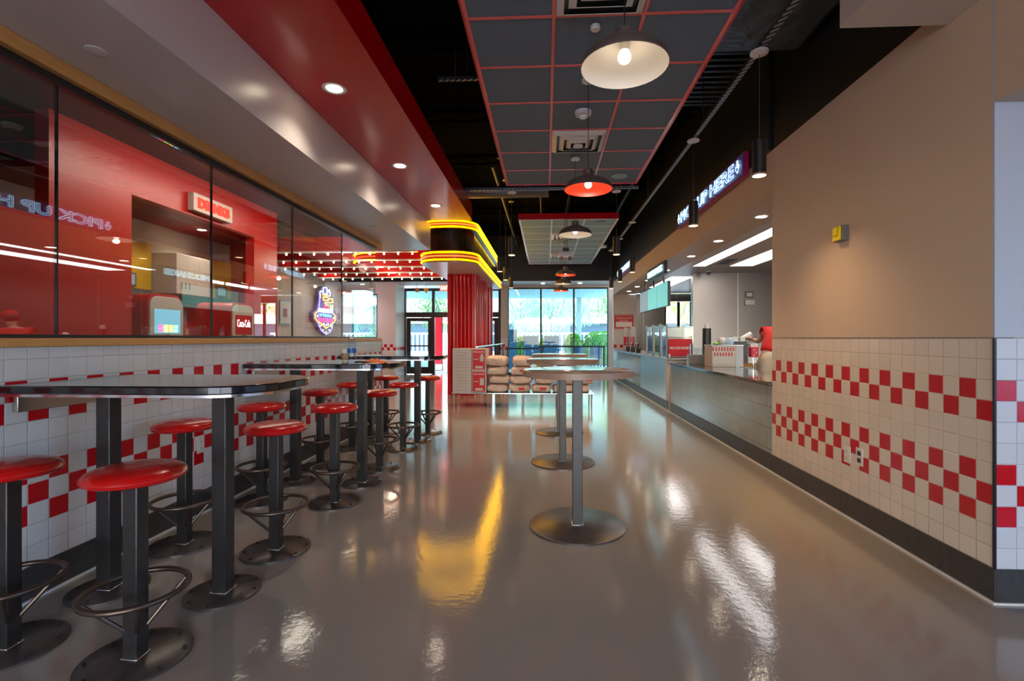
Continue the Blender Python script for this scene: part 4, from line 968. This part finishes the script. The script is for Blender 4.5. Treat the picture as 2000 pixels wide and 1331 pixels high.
tag(obj('paper_roll', MB().cyl((0, 0, 0), .045, .2, 24).xf(Matrix.Rotation(R(60), 4, 'Y')), 'white_paper', None, (3.22, yy(7.6, 3.3) + .45, 1.25)), 'white paper roll lying on the steel bin near the crew member', 'paper roll')
# keypad, cameras on the steel wall
t = thing('wall_thermostat', 'small grey framed keypad with white box below on the steel wall', 'keypad', (xa(1463, YK), YK - .001, 0))
z1 = za(576, 4.3, YK)
obj('frame', MB().box(-.09, .09, -.02, 0, z1 - .07, z1 + .07), 'grey_plastic', t, bev=.003); obj('screen', MB().box(-.06, .06, -.023, -.0205, z1 - .04, z1 + .04), 'white_plastic', t)
obj('dispenser_box', MB().box(-.10, .10, -.06, 0, z1 - .23, z1 - .12), 'white_plastic', t, bev=.01)
t = thing('dome_camera', 'white dome camera at the top of the steel wall', 'camera', (3.42, YK - .35, 2.699)); obj('base', MB().lathe([(.05, -.03), (.06, -.01), (.06, 0)], n=24), 'white_plastic', t); obj('dome', MB().sph((0, 0, -.05), .042, 18), 'grey_plastic', t)
# menu screens
a, b = ya(1304, 2.4), ya(1250, 2.4); w_ = (b - a) / 3
for i in range(3):
    t = thing('menu_screen', 'hanging menu screen over the order counter, ' + ['nearest, pale teal', 'middle, pale teal', 'farthest, grey'][i], 'screen', (2.40, a + w_ * i, 1.92), group='hanging menu screens')
    obj('display', MB().box(0, .003, .012, w_ - .012, .012, .488), ('screen_teal', 'screen_teal', 'screen_grey')[i], t)
    obj('housing', MB().box(.0035, .06, .004, w_ - .004, 0, .50), 'dark_plastic', t, bev=.004)
    obj('bracket', MB().tube([(.04, w_ / 2, .501), (.04, w_ / 2, .757)], .02, 8), 'black_metal', t)
# kitchen light panels
pan = None; GPN = 'white light panels of the kitchen ceiling'; n_ = 0
for X, wd, ys in ((2.89, .24, [3.6, 4.83, 6.06, 7.29, 8.52]), (3.60, .44, [3.6, 4.83, 6.06, 7.29, 8.52]), (2.89, .5, [11.4, 12.6])):
    for y in ys:
        t = thing('light_panel', f"glowing ceiling panel of the {'row nearest the soffit' if X < 3 and y < 11 else ('inner kitchen row' if X > 3 else 'far kitchen')}, number {1 + ys.index(y)} counted from the camera side", 'ceiling light', (X, y, 2.699), group=GPN)
        obj('diffuser', MB().box(0, wd, .006, 1.21, -.003, -.0005), 'panel_glow', t); obj('frame', MB().box(-.012, -.0005, -.004, 1.22, -.006, -.0005).box(wd + .0005, wd + .012, -.004, 1.22, -.006, -.0005), 'white_plastic', t)
for i, (x, y) in enumerate(((3.35, 6.8), (3.33, 9.2))):
    t = thing('kitchen_vent', 'slatted air vent of the kitchen ceiling, ' + ['nearer', 'farther'][i], 'air vent', (x, y, 2.699)); m = MB()
    for k in range(6): m.box(-.11, .11, -.3 + .1 * k, -.25 + .1 * k, -.012, -.002)
    obj('slats', m, 'grey_plastic', t); obj('frame', MB().box(-.13, -.112, -.33, .28, -.012, -.001).box(.112, .13, -.33, .28, -.012, -.001), 'white_plastic', t)
# notice on the end wall
zt, zb = za(615, 2.5, YS), za(643, 2.5, YS); xw0, xw1 = xa(1200, YS), xa(1237, YS)
t = thing('potato_notice', 'red notice board about today\'s potatoes on the end wall of the kitchen', 'notice board', ((xw0 + xw1) / 2, YS - .001, (zt + zb) / 2)); W_, H_ = xw1 - xw0, zt - zb
put('board', MB().box(-W_ / 2, W_ / 2, -H_ / 2, H_ / 2, 0, .02), 'label_red', '-Y', (0, 0, 0), t)
put('lettering', text_mb("TODAY'S POTATOES", W_ * .84, H_ * .13, 0).off((0, H_ * .26, .0215)), 'white_paper', '-Y', (0, 0, 0), t, smooth=False)
put('lettering', text_mb("ARE FROM", W_ * .46, H_ * .11, 0).off((0, H_ * .09, .0215)), 'white_paper', '-Y', (0, 0, 0), t, smooth=False)
put('white_panel', MB().box(-W_ * .43, W_ * .43, -H_ * .36, 0, .0201, .023), 'white_paper', '-Y', (0, 0, 0), t)
m = MB()
for i in range(18):
    x = -W_ / 2 + W_ * (i + .3) / 18
    for s in (-1, 1): m.box(x, x + W_ * .022, s * H_ * .45 - .008, s * H_ * .45 + .008, .0201, .0215)
put('checker_border', m, 'white_paper', '-Y', (0, 0, 0), t)
# fire strobe and outlets on the right wall
zc_ = F * XR * C_ ** -1 / 582; yv = ya(1648, XR)
t = thing('wall_strobe', 'yellow faced alarm strobe on the warm wall at the right', 'fire alarm', (XR - .001, yv, za(457, XR, yv)))
put('housing', MB().box(-.055, .055, -.055, .055, 0, .042), 'grey_plastic', '-X', (0, 0, 0), t, bev=.003)
put('yellow_face', MB().box(-.045, .045, -.05, .05, .0421, .056), 'yellow_plastic', '-X', (0, 0, 0), t, bev=.003)
put('lens', MB().box(-.02, .02, -.015, .04, .0561, .068), 'yellow_plastic', '-X', (0, 0, 0), t, bev=.004)
def outlet(face, loc, label, dark=False):
    t = thing('wall_outlet', label, 'outlet', loc)
    put('cover', MB().box(-.036, .036, -.06, .06, 0, .006), 'white_plastic', face, (0, 0, 0), t, bev=.002)
    for z in (-.024, .024):
        s = put('socket', MB().prism(rrect(-.017, .017, z - .015, z + .015, .006, 3), .0061, .0085), 'dark_plastic' if dark else 'white_plastic', face, (0, 0, 0), t)
        if not dark: put('slots', MB().box(-.009, -.006, z - .005, z + .006, .0086, .009).box(.006, .009, z - .005, z + .006, .0086, .009), 'dark_plastic', face, (0, 0, 0), s)
y1 = ya(1656, XR); outlet('-X', (XR - .001, y1, za(888, XR, y1)), 'white wall outlet on the right tiled wall, left of the pair')
y1 = ya(1680, XR); outlet('-X', (XR - .001, y1, za(893, XR, y1)), 'outlet with two dark jacks on the right tiled wall', True)
y1 = ya(391, XL); outlet('+X', (XL + .001, y1, za(869, XL, y1)), 'white wall outlet on the left tiled wall between stools')

# ================================================================ CARTONS, SACKS, RACK
RX0, RX1, RYY = -1.75, .88, yy(8.95, -.4)
t = thing('dunnage_rack', 'low steel rack with thin legs carrying the cartons and sacks', 'rack', (RX0, RYY, 0))
obj('shelf', MB().box(0, RX1 - RX0, 0, .62, .25, .269), 'chrome', t, bev=.003)
for i in range(5):
    for y in (.03, .59): obj('leg', MB().tube([(.04 + (RX1 - RX0 - .08) * i / 4, y, .0), (.04 + (RX1 - RX0 - .08) * i / 4, y, .2495)], .011, 8), 'chrome', t)
for i in range(2):
    z = .27 + i * .41
    t = thing('carton', ['lower plain white carton at the left end of the rack', 'upper plain white carton at the left end of the rack'][i], 'carton', (RX0 + .02, RYY + .02, z), group='plain white cartons on the rack')
    obj('box', MB().box(0, .355, 0, .42, 0, .408), 'carton_white', t, bev=.004)
    for k in range(6): obj('print_line', MB().box(.05 + .02 * (k % 3), .31 - .03 * ((k * 2) % 3), -.002, -.0005, .05 + .055 * k, .056 + .055 * k), 'ink_pink', t)
for i in range(2):
    z = .27 + i * .41
    t = thing('labelled_carton', ['lower carton with red end label beside the sacks', 'upper carton with red end label beside the sacks'][i], 'carton', (RX0 + .385, RYY + .02, z), group='cartons with red labels on the rack')
    obj('box', MB().box(0, .265, 0, .42, 0, .408), 'carton_white', t, bev=.004)
    lb = obj('label', MB().box(.012, .245, -.002, -.0005, .02, .39), 'label_red', t)
    put('lettering', text_mb('FIVE GUYS', .19, .03, 0, font_offset=.015).off((.128, .345, .0025)), 'white_paper', '-Y', (0, 0, 0), lb, smooth=False)
    pts = [(.15, .17), (.215, .17), (.22, .24), (.20, .29), (.20, .31), (.165, .31), (.165, .29), (.145, .24)] if i else [(.145, .14), (.22, .14), (.22, .27), (.145, .27)]
    put('jar_picture', MB().prism(pts, .0021, .003), 'carton_white', '-Y', (0, 0, 0), lb, smooth=False)
    obj('barcode', MB().box(.06, .20, -.003, -.0021, .04, .085), 'carton_white', lb)
    obj('print_line', MB().box(.03, .12, -.003, -.0021, .20, .215), 'carton_white', lb)
def sack(w_, d_, h_, seed):
    rnd = random.Random(seed); ph = [rnd.random() * 6.28 for _ in range(6)]
    mb = MB(); nu, nv = 56, 26; vs = []; fs = []
    for j in range(nv + 1):
        v = PI * (j / nv - .5)
        for i in range(nu):
            u = 2 * PI * i / nu
            def se(c, e): return math.copysign(abs(c) ** e, c)
            x = se(math.cos(v), .45) * se(math.cos(u), .38); y = se(math.cos(v), .45) * se(math.sin(u), .38); z = se(math.sin(v), .6)
            r_ = 1 + .04 * math.sin(4 * u + ph[0]) * math.cos(3 * v + ph[1]) + .03 * math.sin(9 * u + ph[2] + 2 * v)
            sag = .16 * math.cos(2 * u + ph[3]) + .10 * math.sin(3 * u + ph[4])
            zz = z * h_ / 2 * (1 - .0 * abs(x)); 
            if z > 0: zz *= 1 + sag * .6
            q = Vector((x * w_ / 2 * r_, y * d_ / 2 * r_, h_ / 2 + zz)); o3 = Vector((seed * 3.1, 0, 0))
            cr = noise.noise(q * 11 + o3) * .014 + abs(noise.noise(q * 24 + o3)) * .012
            q += Vector((x, y, z * .6)).normalized() * cr; q.z = max(.0, min(q.z, h_ * 1.1)); vs.append(tuple(q))
    for j in range(nv):
        for i in range(nu): k = (i + 1) % nu; fs.append((j * nu + i, j * nu + k, (j + 1) * nu + k, (j + 1) * nu + i))
    return mb.add(vs, fs)
rows = [(0, [-.90, -.49, -.08, .33, .68]), (1, [-.87, -.45, -.01, .41, .74]), (2, [-.91, -.46, -.02, .38, .71]), (3, [-.91, -.44, .01, .42])]
cols_ = ['leftmost', 'second', 'middle', 'fourth', 'rightmost']; rn = ['bottom row', 'second row from the bottom', 'third row from the bottom', 'top row']
k = 0
for r_, xs in rows:
    for i, x in enumerate(xs):
        wdt = (.375 + .02 * math.sin(k * 2.3)) if i < 4 else .25
        t = thing('potato_sack', f'pale paper sack, {rn[r_]} of the pile, {cols_[i]} from left', 'sack', (x, RYY + .27, .27 + .164 * r_), group='paper sacks piled on the rack')
        obj('sack_body', sack(wdt, .52, .152 if r_ < 3 else .18, 100 + k), 'sack_paper', t)
        t.rotation_euler = (0, R(2.2 * math.sin(k * 1.7)), R(3 * math.sin(k * 2.9)))
        if (r_, i) in ((2, 1), (0, 1), (1, 4), (0, 2), (3, 2)):
            obj('print_band', MB().box(-.02, .10, -.268, -.2645, .055, .105), 'label_red', t)
        k += 1
# rails
t = thing('queue_rail', 'silver double handrail running back beside the red column', 'handrail', (-1.38, 9.7, 0))
obj('top_rail', MB().tube([(0, 0, 1.10), (0, 6.0, 1.10)], .024, 12), 'chrome', t); obj('lower_rail', MB().tube([(0, .1, .76), (0, 6.0, .76)], .020, 12), 'chrome', t)
for y in (1.5, 3.7, 5.9): obj('post', MB().tube([(0, y, 0), (0, y, 1.076)], .02, 10), 'black_metal', t)
obj('end_cap', MB().sph((0, 6.02, 1.10), .035, 14), 'label_red', t); obj('end_cap', MB().sph((0, 6.02, .76), .032, 14), 'label_red', t)
t = thing('queue_barrier', 'dark metal barrier rail crossing in front of the far window', 'barrier', (0, 16.3, 0))
obj('top_rail', MB().tube([(-1.3, 0, .93), (-.3, 0, .93), (-.1, 0, 1.0), (1.95, 0, 1.0)], .025, 10), 'black_metal', t)
for x in (-1.28, -.1, 1.93): obj('post', MB().tube([(x, 0, 0), (x, 0, .98 if x > -.5 else .91)], .025, 10), 'black_metal', t)
for i, x in enumerate((-4.25, -3.95)):
    t = thing('lantern_pendant', ['small brown cylinder lamp by the entrance', 'small amber jar lamp by the entrance'][i], 'pendant lamp', (x, 15.9, 2.80))
    obj('shade', MB().cyl((0, 0, 0), .055, .14, 20) if i == 0 else MB().lathe([(.01, -.03), (.05, .02), (.075, .10), (.07, .13), (.03, .14)], n=20), 'wood_trim' if i == 0 else 'yellow_paint', t)
    obj('cord', MB().tube([(0, 0, .14), (0, 0, .319)], .004, 6), 'black_metal', t)

# ================================================================ CREW MEMBER
def skin_obj(name, verts, edges, radii, m, parent, levels=2, flat=None):
    me = bpy.data.meshes.new(name); me.from_pydata(verts, edges, []); me.update(); me.materials.append(M[m])
    o = bpy.data.objects.new(name, me); COL.objects.link(o); o.parent = parent
    sk_ = o.modifiers.new('skin', 'SKIN'); sk_.use_smooth_shade = True
    sv = me.skin_vertices[0].data
    for i, r_ in enumerate(radii):
        sv[i].radius = (r_, r_) if not isinstance(r_, tuple) else r_
    sv[0].use_root = True
    s = o.modifiers.new('subdivision', 'SUBSURF'); s.levels = levels; s.render_levels = levels
    return o
P0 = (3.33, yy(7.25, 3.4), 0)
per = thing('person', 'crew member in red shirt and khaki trousers bending behind the pick up counter', 'person', P0)
hip = (0, 0, .98); sh = (.30, .12, 1.36)
V = [(0, 0, .99), (.03, .03, 1.12), (.10, .07, 1.25), (.18, .11, 1.37), (.25, .14, 1.45), (.32, .17, 1.53), (.36, .19, 1.63),
     (-.09, -.02, .95), (-.10, -.02, .50), (-.10, .02, .10), (-.10, -.14, .04),
     (.09, .02, .95), (.11, .0, .50), (.12, .04, .10), (.12, -.12, .04),
     (.06, .24, 1.40), (-.02, .34, 1.22), (-.06, .44, 1.27), (.33, -.04, 1.39), (.42, .0, 1.14), (.44, .2, 1.07)]
E = [(0, 1), (1, 2), (2, 3), (3, 4), (4, 5), (5, 6), (0, 7), (7, 8), (8, 9), (9, 10), (0, 11), (11, 12), (12, 13), (13, 14), (3, 15), (15, 16), (16, 17), (3, 18), (18, 19), (19, 20)]
RR = [.09, .085, .10, .10, .05, .09, .085, .085, .055, .04, .035, .085, .055, .04, .035, .05, .04, .028, .05, .04, .028]
skin_obj('body', V, E, RR, 'skin', per)
skin_obj('shirt', [(0, 0, 1.03), V[1], V[2], V[3], V[15], (.03, .28, 1.32), V[18], (.38, -.02, 1.26)], [(0, 1), (1, 2), (2, 3), (3, 4), (4, 5), (3, 6), (6, 7)], [.15, .145, .155, .14, .075, .068, .075, .068], 'shirt_red', per)
skin_obj('trousers', [(0, 0, 1.13), (0, 0, .98), (-.10, -.02, .76), (-.10, -.02, .48), (-.10, .02, .10), (.11, .0, .76), (.11, 0, .48), (.12, .04, .10)], [(0, 1), (1, 2), (2, 3), (3, 4), (1, 5), (5, 6), (6, 7)], [.145, .165, .11, .085, .07, .11, .085, .07], 'trousers_khaki', per)
obj('radio', MB().box(.02, .06, -.215, -.175, .93, 1.05), 'dark_plastic', per, bev=.004)
obj('cap', MB().sph((.37, .19, 1.66), .108, 20, .8).box(.39, .56, .12, .26, 1.655, 1.67), 'shirt_red', per)
obj('hair', MB().sph((.33, .17, 1.61), .10, 18, .9), 'hair_dark', per)
def hand(base, d, up):
    d = Vector(d).normalized(); up = Vector(up).normalized(); s = d.cross(up).normalized(); b = Vector(base)
    m = MB(); c = b + d * .045
    m.tube([b, b + d * .03, b + d * .07, b + d * .09], [.026, .032, .036, .03], 10)
    for i, (o_, l) in enumerate(((-.027, .065), (-.009, .078), (.009, .072), (.027, .055))):
        q = b + d * .085 + s * o_; m.tube([q, q + d * l * .5 - up * .004, q + d * l * .85 - up * .02, q + d * l - up * .035], [.010, .0095, .0085, .007], 8)
    q = b + d * .03 - s * .03; m.tube([q, q - s * .025 + d * .02, q - s * .035 + d * .05 - up * .01], [.012, .011, .009], 8)
    return m
obj('hand', hand((-.06, .44, 1.27), (-.4, 1, .2), (0, .2, 1)), 'skin', per)
obj('hand', hand((.44, .2, 1.07), (0, 1, -.3), (0, .3, 1)), 'skin', per)

# ================================================================ OUTDOORS
struct('canopy_outside', MB().box(-9, 2.9, FAR + .3, 26, 3.42, 3.6), 'canopy_pale')
tag(obj('canopy_post', MB().box(-.12, .12, -.12, .12, -.02, 3.419), 'facade_white', None, (1.75, 25.8, 0)), 'white square post holding up the canopy outside the window', 'post')
def fence_panel(x):
    t = thing('fence_panel', 'black iron fence panel with arched picket tops outside the far window', 'fence', (x, 21.4, -.02), group='iron fence outside the far window')
    obj('rail', MB().box(0, 1.8, -.012, .012, .12, .15), 'iron_fence', t); obj('rail', MB().box(0, 1.8, -.012, .012, .92, .945), 'iron_fence', t)
    me0 = None
    for i in range(12):
        if me0 is None: me0 = obj('picket', MB().box(-.016, .016, -.016, .016, 0, 1.02), 'iron_fence', t, (.075, 0, 0))
        else: c = me0.copy(); COL.objects.link(c); c.parent = t; c.location = (.075 + .15 * i, 0, 0)
    a0 = None
    for i in range(6):
        if a0 is None: a0 = obj('arch', MB().tube([(-.15, 0, .95), (-.14, 0, 1.06), (-.10, 0, 1.14), (0, 0, 1.22), (.10, 0, 1.14), (.14, 0, 1.06), (.15, 0, .95)], .015, 6), 'iron_fence', t, (.15, 0, 0))
        else: c = a0.copy(); COL.objects.link(c); c.parent = t; c.location = (.15 + .3 * i, 0, 0)
    return t
f0 = fence_panel(-1.95)
f0['label'] = 'black iron fence panel with arched pickets outside, leftmost behind the far window'
for i in range(1, 4): dup(f0, (-1.95 + 1.85 * i, 21.4, -.02), 0, 'black iron fence panel with arched pickets outside, ' + ['', 'second from the left', 'third from the left', 'rightmost'][i])
for x0, x1, h_, l in ((-1.62, -1.22, 1.62, 'tall blue grey planter box outside at the left edge of the window'), (-.95, -.32, 1.36, 'blue grey planter box outside, left of the nearer mullion'), (-.08, .55, 1.36, 'blue grey planter box outside, right of the nearer mullion')):
    t = thing('planter_box', l, 'planter', ((x0 + x1) / 2, 20.7, -.02), group='planter boxes outside the window'); w_ = (x1 - x0) / 2
    obj('box', MB().box(-w_, w_, -.22, .22, 0, h_), 'planter_blue', t, bev=.01); obj('rim', MB().box(-w_ - .02, w_ + .02, -.24, .24, h_ + .001, h_ + .04), 'planter_blue', t, bev=.004)
def patio_chair(x, y, rz, label):
    t = thing('patio_chair', label, 'chair', (x, y, -.02), rz, 'blue patio chairs outside')
    obj('seat', MB().box(-.22, .22, -.22, .22, .43, .46), 'planter_blue', t, bev=.01); obj('backrest', MB().box(-.22, .22, .20, .23, .47, .98), 'planter_blue', t, bev=.01)
    for sx in (-.2, .2):
        for sy in (-.2, .2): obj('leg', MB().box(sx - .015, sx + .015, sy - .015, sy + .015, 0, .429), 'planter_blue', t)
patio_chair(1.25, 19.4, R(180), 'blue patio chair outside, left of the farther mullion'); patio_chair(2.0, 19.6, R(170), 'blue patio chair outside, right of the farther mullion'); patio_chair(-.2, 19.2, R(200), 'blue patio chair outside behind the round tables')
def leaves(n, f, size, seed, long=1.0):
    rnd = random.Random(seed); mb = MB()
    for _ in range(n):
        c = f(rnd); a = Vector((rnd.uniform(-1, 1), rnd.uniform(-1, 1), rnd.uniform(-1, 1))).normalized(); b = a.cross(Vector((rnd.uniform(-1, 1), rnd.uniform(-1, 1), rnd.uniform(-1, 1)))).normalized()
        if long > 1: b = Vector((rnd.uniform(-.25, .25), rnd.uniform(-.25, .25), -1)).normalized(); a = b.cross(Vector((rnd.uniform(-1, 1), rnd.uniform(-1, 1), 0))).normalized()
        s = size * rnd.uniform(.6, 1.3); c = Vector(c)
        mb.add([c - b * s * long, c + a * s * .45, c + b * s * long, c - a * s * .45], [(0, 1, 2, 3)])
    return mb
def hedge(x, y, rx, ry, h_, label, seed):
    t = thing('hedge', label, 'hedge', (x, y, -.02)); m = MB(); n = 24; vs = []
    def f(rnd):
        u = rnd.uniform(0, 6.28); v = rnd.uniform(0, 1.57); return (rx * math.cos(v) ** .6 * math.cos(u), ry * math.cos(v) ** .6 * math.sin(u), .1 + (h_ - .1) * math.sin(v) ** .8)
    obj('foliage', leaves(1500, f, .06, seed), 'leaf_bright', t, smooth=False)
    obj('inner_mass', MB().lathe([(.93, 0), (.96, .3), (.9, .6), (.7, .85), (.4, .95), (.01, .98)], n=24).xf(Matrix.Diagonal((rx * .95, ry * .95, h_ * .95, 1))), 'leaf', t)
hedge(2.9, 24.2, 1.3, .8, 1.62, 'large bright green rounded hedge outside at the right', 1); hedge(1.35, 24.0, .45, .5, 1.5, 'small bright green bush outside beside the white post', 2)
hedge(-1.2, 23.8, .55, .5, 1.35, 'bright green bush outside left of the planters', 3); hedge(.0, 24.0, .4, .4, 1.3, 'small green bush outside between the planters', 4); hedge(-3.6, 23.5, 1.0, .7, 1.9, 'green bush outside right of the red column', 5)
hedge(-8.2, 23.0, 1.6, .8, 1.5, 'green bushes outside below the palm tree', 6)
def tree(x, y, h_, rw, label, seed, long=2.6, m='leaf_pale'):
    rnd = random.Random(seed); t = thing('weeping_tree', label, 'tree', (x, y, -.02), group='weeping trees outside')
    tr = [(0, 0, 0), (.08, 0, h_ * .2), (-.05, .05, h_ * .4), (.05, 0, h_ * .62)]
    mb = MB().tube(tr, [.10, .08, .07, .05], 10)
    tips = []
    for i in range(9):
        a = rnd.uniform(0, 6.28); r_ = rw * rnd.uniform(.4, .8); e = (r_ * math.cos(a), r_ * math.sin(a), h_ * rnd.uniform(.72, .95)); s = tr[2 + i % 2]
        mb.tube([s, ((s[0] + e[0]) / 2, (s[1] + e[1]) / 2, (s[2] + e[2]) / 2 + .2), e], [.045, .03, .012], 6); tips.append(e)
    obj('trunk', mb, 'bark', t)
    def f(rnd_):
        e = rnd_.choice(tips); a = rnd_.uniform(0, 6.28); d = rw * .45 * rnd_.random() ** .5
        return (e[0] + d * math.cos(a), e[1] + d * math.sin(a), e[2] + .3 - rnd_.random() ** 1.1 * h_ * .42)
    obj('foliage', leaves(2100, f, .055, seed + 50, long), m, t, smooth=False)
tree(-1.5, 28, 4.6, 1.5, 'pale weeping tree outside at the left of the far window', 11); tree(.2, 30, 4.8, 1.3, 'thin weeping tree outside left of the first mullion', 12, m='leaf_pale')
tree(1.7, 28.5, 4.9, 1.4, 'weeping tree outside between the two mullions', 13); tree(4.0, 29.5, 5.2, 1.6, 'weeping tree outside at the right of the far window', 14, m='leaf')
tree(5.6, 20.5, 4.5, 1.6, 'bright tree outside the kitchen window', 15, 1.4, 'leaf_bright'); tree(-6.2, 27, 4.6, 1.6, 'bushy tree outside beyond the entrance doors', 16, 1.4, 'leaf')
pm = thing('palm_tree', 'palm tree outside the window seen through the left glazing', 'tree', (-7.35, 20.4, -.02))
obj('trunk', MB().tube([(0, 0, 0), (.05, 0, 1.2), (0, 0, 2.6)], [.2, .17, .18], 12), 'bark', pm)
m = MB()
for i in range(18):
    a = 2 * PI * i / 18 + .1 * (i % 3); L_ = 1.7; pts = []
    for q in range(7): s = q / 6; pts.append(Vector((math.cos(a) * L_ * s, math.sin(a) * L_ * s, 2.6 + (.9 - .5 * (i % 3)) * s - 1.7 * s * s)))
    for q in range(6):
        d = (pts[q + 1] - pts[q]); sd = d.cross(Vector((0, 0, 1))).normalized()
        for e in (-1, 1):
            for h_ in (0, .33, .66):
                p = pts[q] + d * h_; m.add([p, p + d * .25, p + sd * e * .3 - Vector((0, 0, .16)) + d * .6], [(0, 1, 2)])
obj('frond', m, 'leaf_pale', pm, smooth=False)
bd = thing('far_building', 'white and brick building far outside with dark shopfronts', 'building', (0, 48, -.02))
obj('wall', MB().box(-30, 34, 0, 6, 4.5, 10), 'facade_white', bd); obj('brick_band', MB().box(-30, 34, -.1, 6, 3.7, 4.499), 'facade_pink', bd); obj('white_band', MB().box(-30, 34, -.2, 6, 2.75, 3.699), 'facade_white', bd)
obj('shopfront', MB().box(-30, 34, .1, 6, 0, 2.749), 'facade_dark', bd)
rp = thing('red_banner', 'tall red banner stand on the pavement beyond the open door', 'banner', (xa(853, 19.5), 19.5, -.02))
obj('panel', MB().box(-.22, .22, -.02, .02, .25, 2.15), 'red_panel', rp); obj('post', MB().tube([(-.235, 0, 0), (-.235, 0, 2.2)], .015, 8).tube([(.235, 0, 0), (.235, 0, 2.2)], .015, 8), 'black_metal', rp); obj('foot', MB().box(-.3, .3, -.2, .2, 0, .02), 'black_metal', rp)

bl = thing('white_balustrade', 'low white railing across the plaza outside the far window', 'railing', (0, 33, -.02))
obj('top_rail', MB().box(-14, 14, -.08, .08, 1.55, 1.68), 'facade_white', bl); obj('plinth', MB().box(-14, 14, -.1, .1, 0, .3), 'facade_white', bl)
b0 = None
for i in range(93):
    if b0 is None: b0 = obj('baluster', MB().box(-.06, .06, -.05, .05, .301, 1.549), 'facade_white', bl, (-13.9, 0, 0))
    else: c = b0.copy(); COL.objects.link(c); c.parent = bl; c.location = (-13.9 + .3 * i, 0, 0)
